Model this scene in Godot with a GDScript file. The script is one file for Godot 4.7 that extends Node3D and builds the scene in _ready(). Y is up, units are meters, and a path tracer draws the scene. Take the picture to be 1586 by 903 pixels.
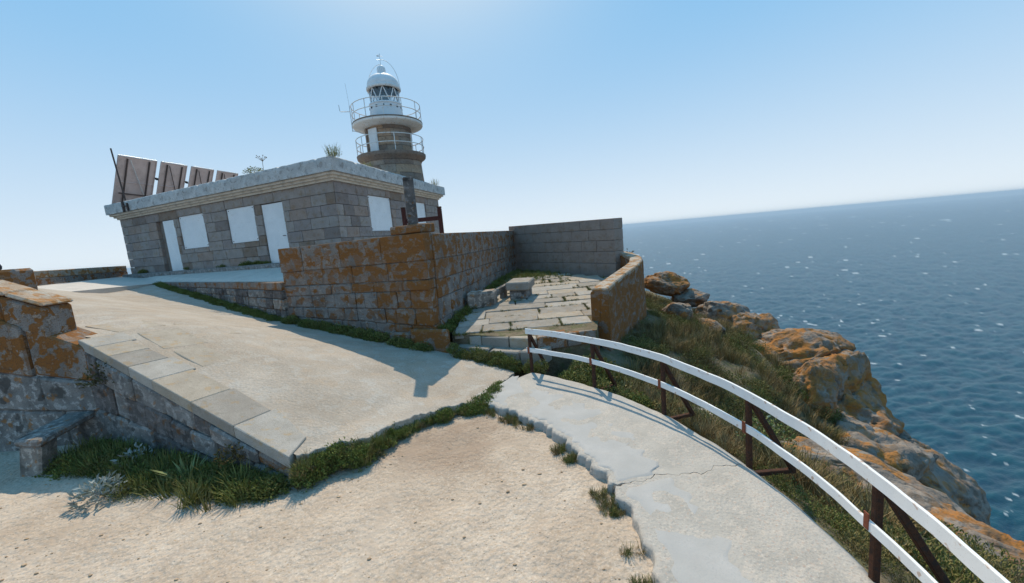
extends Node3D
# A lighthouse on a headland above the sea, seen from a round viewing platform.
# World: metres, y up, the trodden dirt of the platform is y = 0, the camera stands at 2.6 m looking along -z.

var rng := RandomNumberGenerator.new()
var used := {}
var M := {}
const EYE := Vector3(0, 2.6, 0)
const SUN_TO := Vector3(-0.0977, 0.7791, -0.6192)
# the round platform
const PC := Vector2(-2.94, -2.87)
const P_IN := 3.83
const P_OUT := 5.23
# the lighthouse keeper's house: near corner, direction of each face, outward normals (x, z)
const WC := Vector2(-5.605, -13.742)
const AL := Vector2(-0.9109, -0.4126)
const BL := Vector2(0.2015, -0.9795)
const NL := Vector2(-0.4126, 0.9109)
const NR := Vector2(0.9795, 0.2015)
const FL := 13.8
const FR := 9.5
# parapet walls
const KP := Vector2(-1.78, -8.67)
const EP := Vector2(-6.07, -10.70)
const MP := Vector2(0.29, -17.5)
const TP := Vector2(3.46, -13.05)
# ramp edge
const AP := Vector2(-2.67, -4.23)
const PP := Vector2(-6.48, -5.89)
const QP := Vector2(-8.03, -5.83)

func _ready():
	rng.seed = 7
	light_and_camera()
	make_materials()
	build_sea()
	build_hillside()
	build_ground()
	build_footpath()
	build_ramp()
	build_terrace()
	build_patio()
	build_house()
	build_tower()
	build_panels()
	build_ramp_wall()
	build_parapet_walls()
	build_curved_wall()
	build_gate_frame()
	build_benches()
	build_railing()
	build_boulders()
	build_plants()

# ------------------------------------------------------------------ camera, sky, sun, exposure
func light_and_camera():
	var cam := Camera3D.new()
	cam.name = "camera"
	add_child(cam)
	var roll := deg_to_rad(5.04)
	var pitch := atan(87.4 / 620.0)
	var fw := Vector3(0, -sin(pitch), -cos(pitch))
	var r0 := Vector3.RIGHT
	var u0 := r0.cross(fw)
	cam.transform = Transform3D(Basis(r0 * cos(roll) - u0 * sin(roll), r0 * sin(roll) + u0 * cos(roll), -fw), EYE)
	cam.fov = rad_to_deg(2.0 * atan(451.5 / 620.0))
	cam.near = 0.05
	cam.far = 60000.0
	cam.current = true
	var sky := ProceduralSkyMaterial.new()
	sky.sky_top_color = Color(0.35, 0.68, 0.895)
	sky.sky_horizon_color = Color(0.89, 0.93, 0.955)
	sky.sky_curve = 0.22
	sky.sky_energy_multiplier = 1.1
	sky.ground_bottom_color = Color(0.25, 0.36, 0.45)
	sky.ground_horizon_color = Color(0.89, 0.93, 0.955)
	sky.ground_curve = 0.3
	sky.sun_angle_max = 62.0
	sky.sun_curve = 0.30
	var s := Sky.new()
	s.sky_material = sky
	var env := Environment.new()
	env.background_mode = Environment.BG_SKY
	env.sky = s
	env.tonemap_mode = Environment.TONE_MAPPER_LINEAR
	env.tonemap_exposure = 0.86
	env.sdfgi_enabled = true
	env.ssao_enabled = true
	env.ssil_enabled = true
	env.fog_enabled = true
	env.fog_density = 0.00016
	env.fog_light_color = Color(0.80, 0.90, 0.98)
	var we := WorldEnvironment.new()
	we.name = "world_environment"
	we.environment = env
	add_child(we)
	var sun := DirectionalLight3D.new()
	sun.name = "sun"
	sun.light_energy = 1.6
	sun.light_color = Color(1.0, 0.94, 0.84)
	sun.light_angular_distance = 0.5
	sun.shadow_enabled = true
	add_child(sun)
	sun.look_at_from_position(SUN_TO * 50.0, Vector3.ZERO, Vector3.UP)

# ------------------------------------------------------------------ naming helpers
func numbered(n: String) -> String:
	if not used.has(n):
		used[n] = 0
		return n
	used[n] += 1
	return "%s_%03d" % [n, used[n]]

func tag(o, label := "", category := "", group := "", kind := ""):
	if label: o.set_meta("label", label)
	if category: o.set_meta("category", category)
	if group: o.set_meta("group", group)
	if kind: o.set_meta("kind", kind)
	return o

func thing(n: String, label: String, category: String, at := Vector3.ZERO, group := "") -> Node3D:
	var o := Node3D.new()
	o.name = numbered(n)
	add_child(o)
	o.position = at
	tag(o, label, category, group)
	return o

func put(n: String, mesh: Mesh, mat, parent = null) -> MeshInstance3D:
	var o := MeshInstance3D.new()
	o.mesh = mesh
	if mat: o.material_override = mat
	if parent == null:
		o.name = numbered(n)
		add_child(o)
	else:
		o.name = n
		parent.add_child(o, true)
		o.transform = parent_inverse(parent)
	return o

# parts are written in world coordinates; this puts them back under their parent's origin
func parent_inverse(p) -> Transform3D:
	var t := Transform3D.IDENTITY
	var q = p
	while q != self:
		t = q.transform * t
		q = q.get_parent()
	return t.affine_inverse()

func v3(p: Vector2, y: float) -> Vector3:
	return Vector3(p.x, y, p.y)

func lin(r: float, g: float, b: float) -> Color:
	return Color(r, g, b).linear_to_srgb()

# ------------------------------------------------------------------ mesh helpers
class MB:
	var v := PackedVector3Array()
	var n := PackedVector3Array()
	var c := PackedColorArray()
	func tri(a: Vector3, b: Vector3, d: Vector3, mid: Vector3):
		var m := (b - a).cross(d - a)
		if m.length_squared() < 1e-16: return
		m = m.normalized()
		if m.dot((a + b + d) / 3.0 - mid) < 0.0:
			m = -m
			v.append_array([a, b, d])
		else:
			v.append_array([a, d, b])
		n.append_array([m, m, m])
	func quad(a: Vector3, b: Vector3, d: Vector3, e: Vector3, mid: Vector3):
		tri(a, b, d, mid)
		tri(a, d, e, mid)
	func flat(a: Vector3, b: Vector3, d: Vector3, col := Color.WHITE):
		var m := (b - a).cross(d - a).normalized()
		v.append_array([a, d, b])
		n.append_array([m, m, m])
		c.append_array([col, col, col])
	func mesh() -> ArrayMesh:
		var a := []
		a.resize(Mesh.ARRAY_MAX)
		a[Mesh.ARRAY_VERTEX] = v
		a[Mesh.ARRAY_NORMAL] = n
		if c.size() == v.size() and c.size() > 0: a[Mesh.ARRAY_COLOR] = c
		var m := ArrayMesh.new()
		m.add_surface_from_arrays(Mesh.PRIMITIVE_TRIANGLES, a)
		return m

# chamfered hexahedron from eight corners (index bits: 1 = x side, 2 = y side, 4 = z side)
func hexa(mb: MB, c: Array, bev := 0.012):
	var mid := Vector3.ZERO
	for p in c: mid += p
	mid /= 8.0
	var lens := [maxf(0.001, (c[0] as Vector3).distance_to(c[1])), maxf(0.001, (c[0] as Vector3).distance_to(c[2])), maxf(0.001, (c[0] as Vector3).distance_to(c[4]))]
	var b := [minf(0.4, bev / lens[0]), minf(0.4, bev / lens[1]), minf(0.4, bev / lens[2])]
	var vv := []
	for i in 8:
		var three := []
		for a in 3:
			var t := [0.0, 0.0, 0.0]
			for k in 3:
				var hi := ((i >> k) & 1) == 1
				t[k] = (1.0 if hi else 0.0) if k == a else ((1.0 - b[k]) if hi else b[k])
			var e0: Vector3 = (c[0] as Vector3).lerp(c[1], t[0])
			var e1: Vector3 = (c[2] as Vector3).lerp(c[3], t[0])
			var e2: Vector3 = (c[4] as Vector3).lerp(c[5], t[0])
			var e3: Vector3 = (c[6] as Vector3).lerp(c[7], t[0])
			three.append(e0.lerp(e1, t[1]).lerp(e2.lerp(e3, t[1]), t[2]))
		vv.append(three)
	for a in 3:
		var p := 1 << ((a + 1) % 3)
		var q := 1 << ((a + 2) % 3)
		for s in 2:
			var o := s << a
			mb.quad(vv[o][a], vv[o | p][a], vv[o | p | q][a], vv[o | q][a], mid)
	for e in 3:
		var f := (e + 1) % 3
		var g := (e + 2) % 3
		for i in 8:
			if (i >> e) & 1: continue
			var j := i | (1 << e)
			mb.quad(vv[i][f], vv[j][f], vv[j][g], vv[i][g], mid)
	for i in 8:
		mb.tri(vv[i][0], vv[i][1], vv[i][2], mid)

func hexa_mesh(c: Array, bev := 0.012) -> ArrayMesh:
	var mb := MB.new()
	hexa(mb, c, bev)
	return mb.mesh()

# box spanned by an origin and three edge vectors
func span(o: Vector3, x: Vector3, y: Vector3, z: Vector3) -> Array:
	return [o, o + x, o + y, o + x + y, o + z, o + x + z, o + y + z, o + x + y + z]

func bar(mb: MB, a: Vector3, b: Vector3, w: float, h: float, bev := 0.003, side := Vector3.ZERO):
	var d := (b - a).normalized()
	var r := side
	if r == Vector3.ZERO:
		r = d.cross(Vector3.UP)
		if r.length() < 0.05: r = Vector3.RIGHT
	r = (r - d * r.dot(d)).normalized()
	var u := r.cross(d).normalized()
	hexa(mb, span(a - r * w * 0.5 - u * h * 0.5, r * w, u * h, b - a), bev)

func tube(mb: MB, pts: Array, rad: float, sides := 8, rad_end := -1.0):
	if rad_end < 0.0: rad_end = rad
	var rings := []
	var prev := Vector3.ZERO
	for i in pts.size():
		var d: Vector3 = (pts[mini(i + 1, pts.size() - 1)] - pts[maxi(i - 1, 0)]).normalized()
		var r := prev - d * prev.dot(d)
		if r.length() < 0.05:
			r = d.cross(Vector3.UP)
			if r.length() < 0.05: r = d.cross(Vector3.RIGHT)
		r = r.normalized()
		prev = r
		var u := r.cross(d)
		var k := lerpf(rad, rad_end, float(i) / maxf(1.0, pts.size() - 1.0))
		var ring := []
		for j in sides:
			var an := TAU * j / sides
			ring.append((r * cos(an) + u * sin(an)))
		rings.append([pts[i], ring, k])
	for i in pts.size() - 1:
		for j in sides:
			var j2 := (j + 1) % sides
			var A = rings[i]
			var B = rings[i + 1]
			var p := [A[0] + A[1][j] * A[2], A[0] + A[1][j2] * A[2], B[0] + B[1][j2] * B[2], B[0] + B[1][j] * B[2]]
			var nn := [A[1][j], A[1][j2], B[1][j2], B[1][j]]
			for t in [[0, 1, 2], [0, 2, 3]]:
				for q in t:
					mb.v.append(p[q])
					mb.n.append(nn[q])
	for e in [0, pts.size() - 1]:
		var A = rings[e]
		var away: Vector3 = pts[1] if e == 0 else pts[pts.size() - 2]
		for j in sides:
			mb.tri(A[0], A[0] + A[1][j] * A[2], A[0] + A[1][(j + 1) % sides] * A[2], away)

# smooth grid of nu x nv points; f(i, j) gives the point
func grid_mesh(nu: int, nv: int, f: Callable, loop := false, colf = null) -> ArrayMesh:
	var p := PackedVector3Array()
	p.resize(nu * nv)
	for j in nv:
		for i in nu:
			p[j * nu + i] = f.call(i, j)
	return grid_from(p, nu, nv, loop, colf)

func grid_from(p: PackedVector3Array, nu: int, nv: int, loop := false, colf = null) -> ArrayMesh:
	var n := PackedVector3Array()
	n.resize(nu * nv)
	for j in nv:
		for i in nu:
			var i0 := i - 1
			var i1 := i + 1
			if loop:
				i0 = (nu - 2) if i == 0 else i - 1
				i1 = 1 if i == nu - 1 else i + 1
			i0 = maxi(i0, 0)
			i1 = mini(i1, nu - 1)
			var du := p[j * nu + i1] - p[j * nu + i0]
			var dv := p[mini(j + 1, nv - 1) * nu + i] - p[maxi(j - 1, 0) * nu + i]
			var m := dv.cross(du)
			n[j * nu + i] = m.normalized() if m.length_squared() > 1e-14 else Vector3.UP
	var idx := PackedInt32Array()
	idx.resize((nu - 1) * (nv - 1) * 6)
	var k := 0
	for j in nv - 1:
		for i in nu - 1:
			var a := j * nu + i
			idx[k] = a
			idx[k + 1] = a + 1
			idx[k + 2] = a + nu
			idx[k + 3] = a + 1
			idx[k + 4] = a + nu + 1
			idx[k + 5] = a + nu
			k += 6
	var arr := []
	arr.resize(Mesh.ARRAY_MAX)
	arr[Mesh.ARRAY_VERTEX] = p
	arr[Mesh.ARRAY_NORMAL] = n
	if colf != null:
		var c := PackedColorArray()
		c.resize(nu * nv)
		for j in nv:
			for i in nu:
				c[j * nu + i] = colf.call(i, j, p[j * nu + i])
		arr[Mesh.ARRAY_COLOR] = c
	arr[Mesh.ARRAY_INDEX] = idx
	var m := ArrayMesh.new()
	m.add_surface_from_arrays(Mesh.PRIMITIVE_TRIANGLES, arr)
	return m

func lathe(at: Vector3, prof: Array, segs := 48) -> ArrayMesh:
	# prof: [radius, height] pairs; sharp edges are written as two close points
	return grid_mesh(segs + 1, prof.size(), func(i: int, j: int):
		var a: float = -TAU * (i % segs) / segs
		return at + Vector3(cos(a) * prof[j][0], prof[j][1], sin(a) * prof[j][0]), true)

# closed prism over a polygon of (x, z) points; y per corner for the top
func prism(poly: PackedVector2Array, y0: float, tops) -> ArrayMesh:
	var mb := MB.new()
	var mid := Vector3.ZERO
	for i in poly.size():
		var yt: float = tops[i] if tops is Array else tops
		mid += v3(poly[i], (y0 + yt) * 0.5) / poly.size()
	var idx := Geometry2D.triangulate_polygon(poly)
	for t in range(0, idx.size(), 3):
		var q := []
		for k in 3:
			var yt: float = tops[idx[t + k]] if tops is Array else tops
			q.append(v3(poly[idx[t + k]], yt))
		mb.tri(q[0], q[1], q[2], q[0] - Vector3(0, 100, 0))
		for k in 3: q[k].y = y0
		mb.tri(q[0], q[1], q[2], q[0] + Vector3(0, 100, 0))
	var ccw := 0.0
	for i in poly.size():
		ccw += poly[i].cross(poly[(i + 1) % poly.size()])
	for i in poly.size():
		var j := (i + 1) % poly.size()
		var ya: float = tops[i] if tops is Array else tops
		var yb: float = tops[j] if tops is Array else tops
		var dd := poly[j] - poly[i]
		var nn := Vector2(dd.y, -dd.x) * signf(ccw)
		var inside := v3((poly[i] + poly[j]) * 0.5 - nn.normalized() * 0.5, (ya + yb) * 0.5)
		mb.quad(v3(poly[i], y0), v3(poly[j], y0), v3(poly[j], yb), v3(poly[i], ya), inside)
	return mb.mesh()

func smooth(a: float, b: float, x: float) -> float:
	var t := clampf((x - a) / (b - a), 0.0, 1.0)
	return t * t * (3.0 - 2.0 * t)

func noise3(sd: int, freq: float, oct := 3) -> FastNoiseLite:
	var f := FastNoiseLite.new()
	f.seed = sd
	f.noise_type = FastNoiseLite.TYPE_SIMPLEX_SMOOTH
	f.frequency = freq
	f.fractal_type = FastNoiseLite.FRACTAL_FBM
	f.fractal_octaves = oct
	return f

# ------------------------------------------------------------------ materials
func nbytes(size: int, sd: int, cycles: float, oct := 4, kind := 0) -> PackedByteArray:
	var f := FastNoiseLite.new()
	f.seed = sd
	f.frequency = cycles / size
	if kind == 0:
		f.noise_type = FastNoiseLite.TYPE_SIMPLEX_SMOOTH
		f.fractal_type = FastNoiseLite.FRACTAL_FBM
	elif kind == 1:
		f.noise_type = FastNoiseLite.TYPE_SIMPLEX_SMOOTH
		f.fractal_type = FastNoiseLite.FRACTAL_RIDGED
	else:
		f.noise_type = FastNoiseLite.TYPE_CELLULAR
		f.cellular_return_type = FastNoiseLite.RETURN_DISTANCE2_SUB if kind == 2 else FastNoiseLite.RETURN_CELL_VALUE
		f.fractal_type = FastNoiseLite.FRACTAL_NONE
	f.fractal_octaves = oct
	var im := f.get_seamless_image(size, size, false, false, 0.12, true)
	im.convert(Image.FORMAT_L8)
	return im.get_data()

# base colours c0..c1 mixed by the first noise, then patches: [bytes, low, high, colour, strength]
func paint(size: int, base: PackedByteArray, c0: Color, c1: Color, layers: Array) -> ImageTexture:
	var out := PackedByteArray()
	out.resize(size * size * 3)
	var a := c0.linear_to_srgb()
	var b := c1.linear_to_srgb()
	var ls := []
	for l in layers:
		var cc: Color = (l[3] as Color).linear_to_srgb()
		# 256-entry lookup of the patch strength
		var lut := PackedFloat32Array()
		lut.resize(256)
		for i in 256: lut[i] = smooth(l[1], l[2], i / 255.0) * l[4] if l[1] < l[2] else smooth(-l[1], -l[2], -i / 255.0) * l[4]
		ls.append([l[0], lut, cc.r, cc.g, cc.b])
	var n := size * size
	for k in n:
		var t := base[k] / 255.0
		var q := k * 3
		out[q] = int((a.r + (b.r - a.r) * t) * 255.0)
		out[q + 1] = int((a.g + (b.g - a.g) * t) * 255.0)
		out[q + 2] = int((a.b + (b.b - a.b) * t) * 255.0)
	for l in ls:
		var src: PackedByteArray = l[0]
		var lut: PackedFloat32Array = l[1]
		var lr: float = l[2] * 255.0
		var lg: float = l[3] * 255.0
		var lb: float = l[4] * 255.0
		for k in n:
			var w := lut[src[k]]
			if w > 0.01:
				var q := k * 3
				out[q] = int(out[q] + (lr - out[q]) * w)
				out[q + 1] = int(out[q + 1] + (lg - out[q + 1]) * w)
				out[q + 2] = int(out[q + 2] + (lb - out[q + 2]) * w)
	return ImageTexture.create_from_image(Image.create_from_data(size, size, false, Image.FORMAT_RGB8, out))

func bump(size: int, bytes: PackedByteArray, strength: float) -> ImageTexture:
	var im := Image.create_from_data(size, size, false, Image.FORMAT_L8, bytes)
	im.convert(Image.FORMAT_RGBA8)
	im.bump_map_to_normal_map(strength)
	return ImageTexture.create_from_image(im)

func mat(tex, metres: float, tint := Color.WHITE, rough := 0.92, nrm = null, depth := 1.0) -> StandardMaterial3D:
	var m := StandardMaterial3D.new()
	m.albedo_color = tint
	if tex: m.albedo_texture = tex
	m.roughness = rough
	m.metallic_specular = 0.35
	m.uv1_triplanar = true
	m.uv1_world_triplanar = true
	m.uv1_scale = Vector3.ONE / metres
	if nrm:
		m.normal_enabled = true
		m.normal_texture = nrm
		m.normal_scale = depth
	return m

func make_materials():
	var S := 512
	var cloud := nbytes(S, 11, 4, 5)
	var cloud2 := nbytes(S, 23, 6, 5)
	var cloud3 := nbytes(S, 31, 3, 6)
	var mid := nbytes(S, 37, 12, 4)
	var fine := nbytes(S, 41, 60, 3)
	var speck := nbytes(S, 43, 90, 2)
	var speck2 := nbytes(S, 47, 110, 2)
	var vein := nbytes(S, 53, 5, 4, 1)
	var n_fine := bump(S, fine, 1.5)
	var n_mid := bump(S, mid, 4.0)
	var gran := nbytes(S, 61, 70, 4)
	var n_gran := bump(S, gran, 1.6)
	# granite of the house: grey-mauve, speckled, with ochre and dark staining
	var tg := paint(S, cloud, Color(0.255, 0.22, 0.20), Color(0.37, 0.325, 0.295), [
		[speck, 0.60, 0.72, Color(0.09, 0.08, 0.08), 0.55], [speck2, 0.62, 0.74, Color(0.46, 0.43, 0.40), 0.5],
		[cloud2, 0.62, 0.80, Color(0.24, 0.17, 0.11), 0.6], [vein, 0.80, 0.95, Color(0.10, 0.09, 0.085), 0.35]])
	M.granite = []
	for t in [Color(1, 1, 1), Color(0.95, 0.94, 0.95), Color(1.0, 0.95, 0.92), Color(0.88, 0.83, 0.78), Color(0.98, 0.98, 0.98), Color(0.86, 0.84, 0.84)]:
		M.granite.append(mat(tg, 1.7, t, 0.93, n_gran, 0.7))
	M.mortar = mat(tg, 1.7, Color(0.82, 0.80, 0.78), 0.98, n_mid, 1.0)
	# parapet stone: grey granite under orange and white lichen; the same patches run on from stone to stone and only grow or shrink
	M.lichen = []
	for t in [0.30, 0.40, 0.49, 0.60]:
		M.lichen.append(mat(paint(S, cloud3, Color(0.14, 0.125, 0.115), Color(0.33, 0.30, 0.28), [
			[cloud2, t, t + 0.07, Color(0.23, 0.085, 0.018), 0.94], [mid, 0.56, 0.72, Color(0.14, 0.050, 0.014), 0.5 if t < 0.5 else 0.25], [mid, 0.67, 0.74, Color(0.40, 0.38, 0.36), 0.7 if t > 0.4 else 0.35],
			[speck2, 0.62, 0.72, Color(0.30, 0.13, 0.04), 0.35 if t < 0.5 else 0.0], [speck, 0.60, 0.72, Color(0.07, 0.05, 0.04), 0.55], [vein, 0.80, 0.94, Color(0.06, 0.05, 0.045), 0.5]]), 1.9, Color.WHITE, 0.95, n_mid, 0.8))
	M.orange = M.lichen[0]
	M.patchy = M.lichen[2]
	# coping: pale worn stone with islands of orange
	var tcp := paint(S, cloud, Color(0.30, 0.25, 0.20), Color(0.46, 0.40, 0.33), [
		[cloud2, 0.47, 0.58, Color(0.34, 0.14, 0.035), 0.85], [mid, 0.60, 0.72, Color(0.48, 0.45, 0.40), 0.7], [speck, 0.60, 0.72, Color(0.14, 0.10, 0.07), 0.5], [vein, 0.8, 0.94, Color(0.12, 0.09, 0.07), 0.5]])
	M.coping = mat(tcp, 1.7, Color.WHITE, 0.95, n_mid, 0.8)
	# grey rubble and old lime on it
	var trb := paint(S, cloud, Color(0.11, 0.105, 0.10), Color(0.32, 0.30, 0.28), [
		[mid, 0.56, 0.68, Color(0.46, 0.44, 0.42), 0.7], [cloud3, 0.66, 0.76, Color(0.06, 0.055, 0.05), 0.75],
		[cloud2, 0.74, 0.84, Color(0.30, 0.12, 0.035), 0.7], [speck, 0.60, 0.72, Color(0.07, 0.06, 0.055), 0.5]])
	M.rubble = [mat(trb, 1.6, Color.WHITE, 0.95, n_mid, 1.0), mat(trb, 1.6, Color(0.80, 0.78, 0.78), 0.95, n_mid, 1.0), mat(trb, 1.6, Color(1.12, 1.08, 1.04), 0.95, n_mid, 1.0)]
	# paving stone, pale
	var tpv := paint(S, cloud, Color(0.29, 0.26, 0.225), Color(0.43, 0.395, 0.35), [
		[speck, 0.60, 0.72, Color(0.20, 0.18, 0.16), 0.5], [speck2, 0.60, 0.72, Color(0.52, 0.49, 0.45), 0.5],
		[mid, 0.68, 0.78, Color(0.28, 0.26, 0.22), 0.6], [cloud2, 0.72, 0.80, Color(0.42, 0.25, 0.10), 0.4], [vein, 0.82, 0.95, Color(0.24, 0.22, 0.20), 0.5]])
	M.paving = [mat(tpv, 1.5, Color.WHITE, 0.93, n_gran, 0.8), mat(tpv, 1.5, Color(0.90, 0.89, 0.88), 0.93, n_gran, 0.8), mat(tpv, 1.5, Color(1.0, 0.97, 0.93), 0.93, n_gran, 0.8)]
	# worn concrete of the ramp, sandy, stones showing
	var trm := paint(768, nbytes(768, 71, 5, 5), Color(0.32, 0.272, 0.225), Color(0.445, 0.388, 0.328), [
		[nbytes(768, 73, 7, 5), 0.58, 0.74, Color(0.42, 0.33, 0.25), 0.6], [nbytes(768, 79, 9, 5), 0.60, 0.72, Color(0.42, 0.39, 0.35), 0.75],
		[nbytes(768, 83, 90, 2), 0.60, 0.70, Color(0.30, 0.25, 0.20), 0.55], [nbytes(768, 89, 110, 2), 0.64, 0.74, Color(0.58, 0.53, 0.47), 0.5],
		[nbytes(768, 97, 5, 4, 1), 0.86, 0.97, Color(0.26, 0.22, 0.18), 0.45]])
	var n_ramp := bump(768, nbytes(768, 99, 55, 4), 2.6)
	M.ramp = mat(trm, 3.6, Color.WHITE, 0.95, n_ramp, 0.9)
	M.ramp.vertex_color_use_as_albedo = true
	# platform concrete: pale grey with shell and stone chips
	var tpa := paint(768, nbytes(768, 171, 5, 5), Color(0.335, 0.32, 0.30), Color(0.44, 0.42, 0.395), [
		[nbytes(768, 173, 14, 4), 0.60, 0.72, Color(0.47, 0.43, 0.39), 0.6], [nbytes(768, 183, 100, 2), 0.64, 0.74, Color(0.26, 0.24, 0.22), 0.45],
		[nbytes(768, 189, 85, 2), 0.72, 0.80, Color(0.56, 0.53, 0.49), 0.5], [nbytes(768, 191, 60, 2), 0.76, 0.80, Color(0.42, 0.31, 0.26), 0.6]])
	M.path = mat(tpa, 2.6, Color(1.0, 0.985, 0.965), 0.93, n_ramp, 0.7)
	M.cement = mat(paint(S, cloud, Color(0.345, 0.335, 0.32), Color(0.415, 0.40, 0.385), [[speck, 0.68, 0.76, Color(0.30, 0.30, 0.30), 0.4], [mid, 0.62, 0.80, Color(0.37, 0.355, 0.34), 0.5]]), 1.9, Color.WHITE, 0.85, n_fine, 0.25)
	M.terrace = mat(tpa, 4.2, Color(1.14, 1.12, 1.10), 0.93, n_ramp, 0.5)
	# dirt: pale trodden sand
	var tdt := paint(768, nbytes(768, 271, 6, 5), Color(0.415, 0.33, 0.258), Color(0.525, 0.435, 0.35), [
		[nbytes(768, 273, 18, 4), 0.58, 0.72, Color(0.58, 0.49, 0.40), 0.35], [nbytes(768, 283, 110, 3), 0.62, 0.74, Color(0.31, 0.235, 0.17), 0.45],
		[nbytes(768, 289, 100, 2), 0.68, 0.78, Color(0.68, 0.60, 0.51), 0.5], [nbytes(768, 293, 30, 3), 0.66, 0.80, Color(0.36, 0.275, 0.20), 0.4]])
	var n_dirt := bump(768, nbytes(768, 297, 40, 5), 3.8)
	M.dirt = mat(tdt, 3.3, Color.WHITE, 0.97, n_dirt, 1.0)
	M.dirt.vertex_color_use_as_albedo = true
	# soil of the slope
	M.soil = mat(paint(S, cloud, Color(0.10, 0.08, 0.05), Color(0.24, 0.185, 0.12), [[cloud2, 0.55, 0.7, Color(0.09, 0.10, 0.04), 0.7], [mid, 0.66, 0.76, Color(0.22, 0.18, 0.13), 0.6], [speck, 0.6, 0.72, Color(0.04, 0.035, 0.02), 0.6]]), 2.2, Color.WHITE, 0.98, n_mid, 1.2)
	# boulders: pale granite, orange and dark crusts
	var tb := paint(768, nbytes(768, 371, 4, 6), Color(0.16, 0.13, 0.108), Color(0.33, 0.285, 0.245), [
		[nbytes(768, 373, 5, 6), 0.44, 0.56, Color(0.36, 0.135, 0.022), 0.92], [nbytes(768, 375, 16, 5), 0.56, 0.64, Color(0.25, 0.10, 0.025), 0.6],
		[nbytes(768, 377, 9, 6), 0.62, 0.72, Color(0.09, 0.075, 0.06), 0.75], [nbytes(768, 379, 100, 2), 0.60, 0.70, Color(0.14, 0.11, 0.09), 0.5], [nbytes(768, 381, 5, 4, 1), 0.86, 0.96, Color(0.07, 0.06, 0.05), 0.6]])
	var n_rock := bump(768, nbytes(768, 383, 26, 6), 8.0)
	M.rock_orange = mat(tb, 3.4, Color.WHITE, 0.93, n_rock, 1.0)
	var tb2 := paint(768, nbytes(768, 391, 4, 6), Color(0.155, 0.13, 0.11), Color(0.33, 0.29, 0.25), [
		[nbytes(768, 393, 5, 6), 0.56, 0.66, Color(0.38, 0.145, 0.025), 0.92], [nbytes(768, 397, 9, 6), 0.58, 0.70, Color(0.11, 0.085, 0.065), 0.75],
		[nbytes(768, 399, 100, 2), 0.60, 0.70, Color(0.16, 0.14, 0.12), 0.5], [nbytes(768, 401, 5, 4, 1), 0.86, 0.96, Color(0.08, 0.07, 0.06), 0.6]])
	M.rock_pale = mat(tb2, 3.4, Color.WHITE, 0.93, n_rock, 1.0)
	M.pebble = mat(tpv, 0.4, Color(1.05, 0.98, 0.9), 0.95)
	M.pebble.vertex_color_use_as_albedo = true
	# roof edge: weathered render with black streaks and white bloom
	M.fascia = mat(paint(S, cloud, Color(0.42, 0.41, 0.40), Color(0.58, 0.57, 0.555), [[cloud2, 0.60, 0.72, Color(0.66, 0.65, 0.63), 0.6], [nbytes(S, 57, 9, 5), 0.66, 0.76, Color(0.16, 0.15, 0.14), 0.55], [speck, 0.62, 0.72, Color(0.14, 0.13, 0.12), 0.5], [mid, 0.72, 0.80, Color(0.30, 0.24, 0.17), 0.4]]), 2.8, Color.WHITE, 0.94, n_gran, 0.35)
	M.cornice = mat(paint(S, cloud, Color(0.54, 0.47, 0.38), Color(0.68, 0.61, 0.52), [[cloud2, 0.64, 0.76, Color(0.36, 0.32, 0.28), 0.6], [speck, 0.64, 0.72, Color(0.26, 0.22, 0.18), 0.4]]), 2.0, Color.WHITE, 0.9, n_fine, 0.4)
	M.tower_stone = []
	var tt := paint(S, cloud, Color(0.27, 0.20, 0.15), Color(0.42, 0.33, 0.26), [[cloud2, 0.60, 0.74, Color(0.34, 0.30, 0.26), 0.7], [mid, 0.64, 0.74, Color(0.13, 0.10, 0.08), 0.6], [speck, 0.62, 0.72, Color(0.10, 0.08, 0.06), 0.5]])
	for t in [Color(1, 1, 1), Color(0.88, 0.86, 0.86), Color(1.1, 1.04, 0.98)]:
		M.tower_stone.append(mat(tt, 1.8, t, 0.93, n_gran, 0.7))
	# painted white board and metal
	var tw := paint(S, cloud3, Color(0.70, 0.71, 0.72), Color(0.80, 0.80, 0.80), [[speck, 0.74, 0.80, Color(0.45, 0.42, 0.38), 0.5], [cloud2, 0.78, 0.88, Color(0.60, 0.57, 0.52), 0.5]])
	M.white = mat(tw, 1.6, Color.WHITE, 0.55, n_fine, 0.08)
	M.white_rust = mat(paint(S, cloud3, Color(0.68, 0.66, 0.63), Color(0.80, 0.79, 0.77), [[cloud2, 0.80, 0.88, Color(0.40, 0.17, 0.06), 0.8], [speck, 0.78, 0.84, Color(0.30, 0.14, 0.06), 0.6]]), 1.1, Color.WHITE, 0.6, n_fine, 0.15)
	M.rail_white = mat(paint(S, cloud3, Color(0.74, 0.73, 0.72), Color(0.82, 0.815, 0.81), [[cloud2, 0.78, 0.86, Color(0.36, 0.17, 0.09), 0.55], [speck, 0.80, 0.84, Color(0.40, 0.34, 0.30), 0.5]]), 0.9, Color.WHITE, 0.5, n_fine, 0.08)
	M.rust = mat(paint(S, mid, Color(0.028, 0.014, 0.010), Color(0.09, 0.034, 0.018), [[speck, 0.60, 0.72, Color(0.19, 0.08, 0.03), 0.6], [cloud2, 0.62, 0.72, Color(0.03, 0.022, 0.02), 0.7]]), 0.5, Color.WHITE, 0.9, n_fine, 0.6)
	M.rust_red = mat(paint(S, mid, Color(0.16, 0.045, 0.025), Color(0.30, 0.095, 0.05), [[speck, 0.60, 0.72, Color(0.10, 0.04, 0.025), 0.6]]), 0.5, Color.WHITE, 0.85, n_fine, 0.5)
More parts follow.
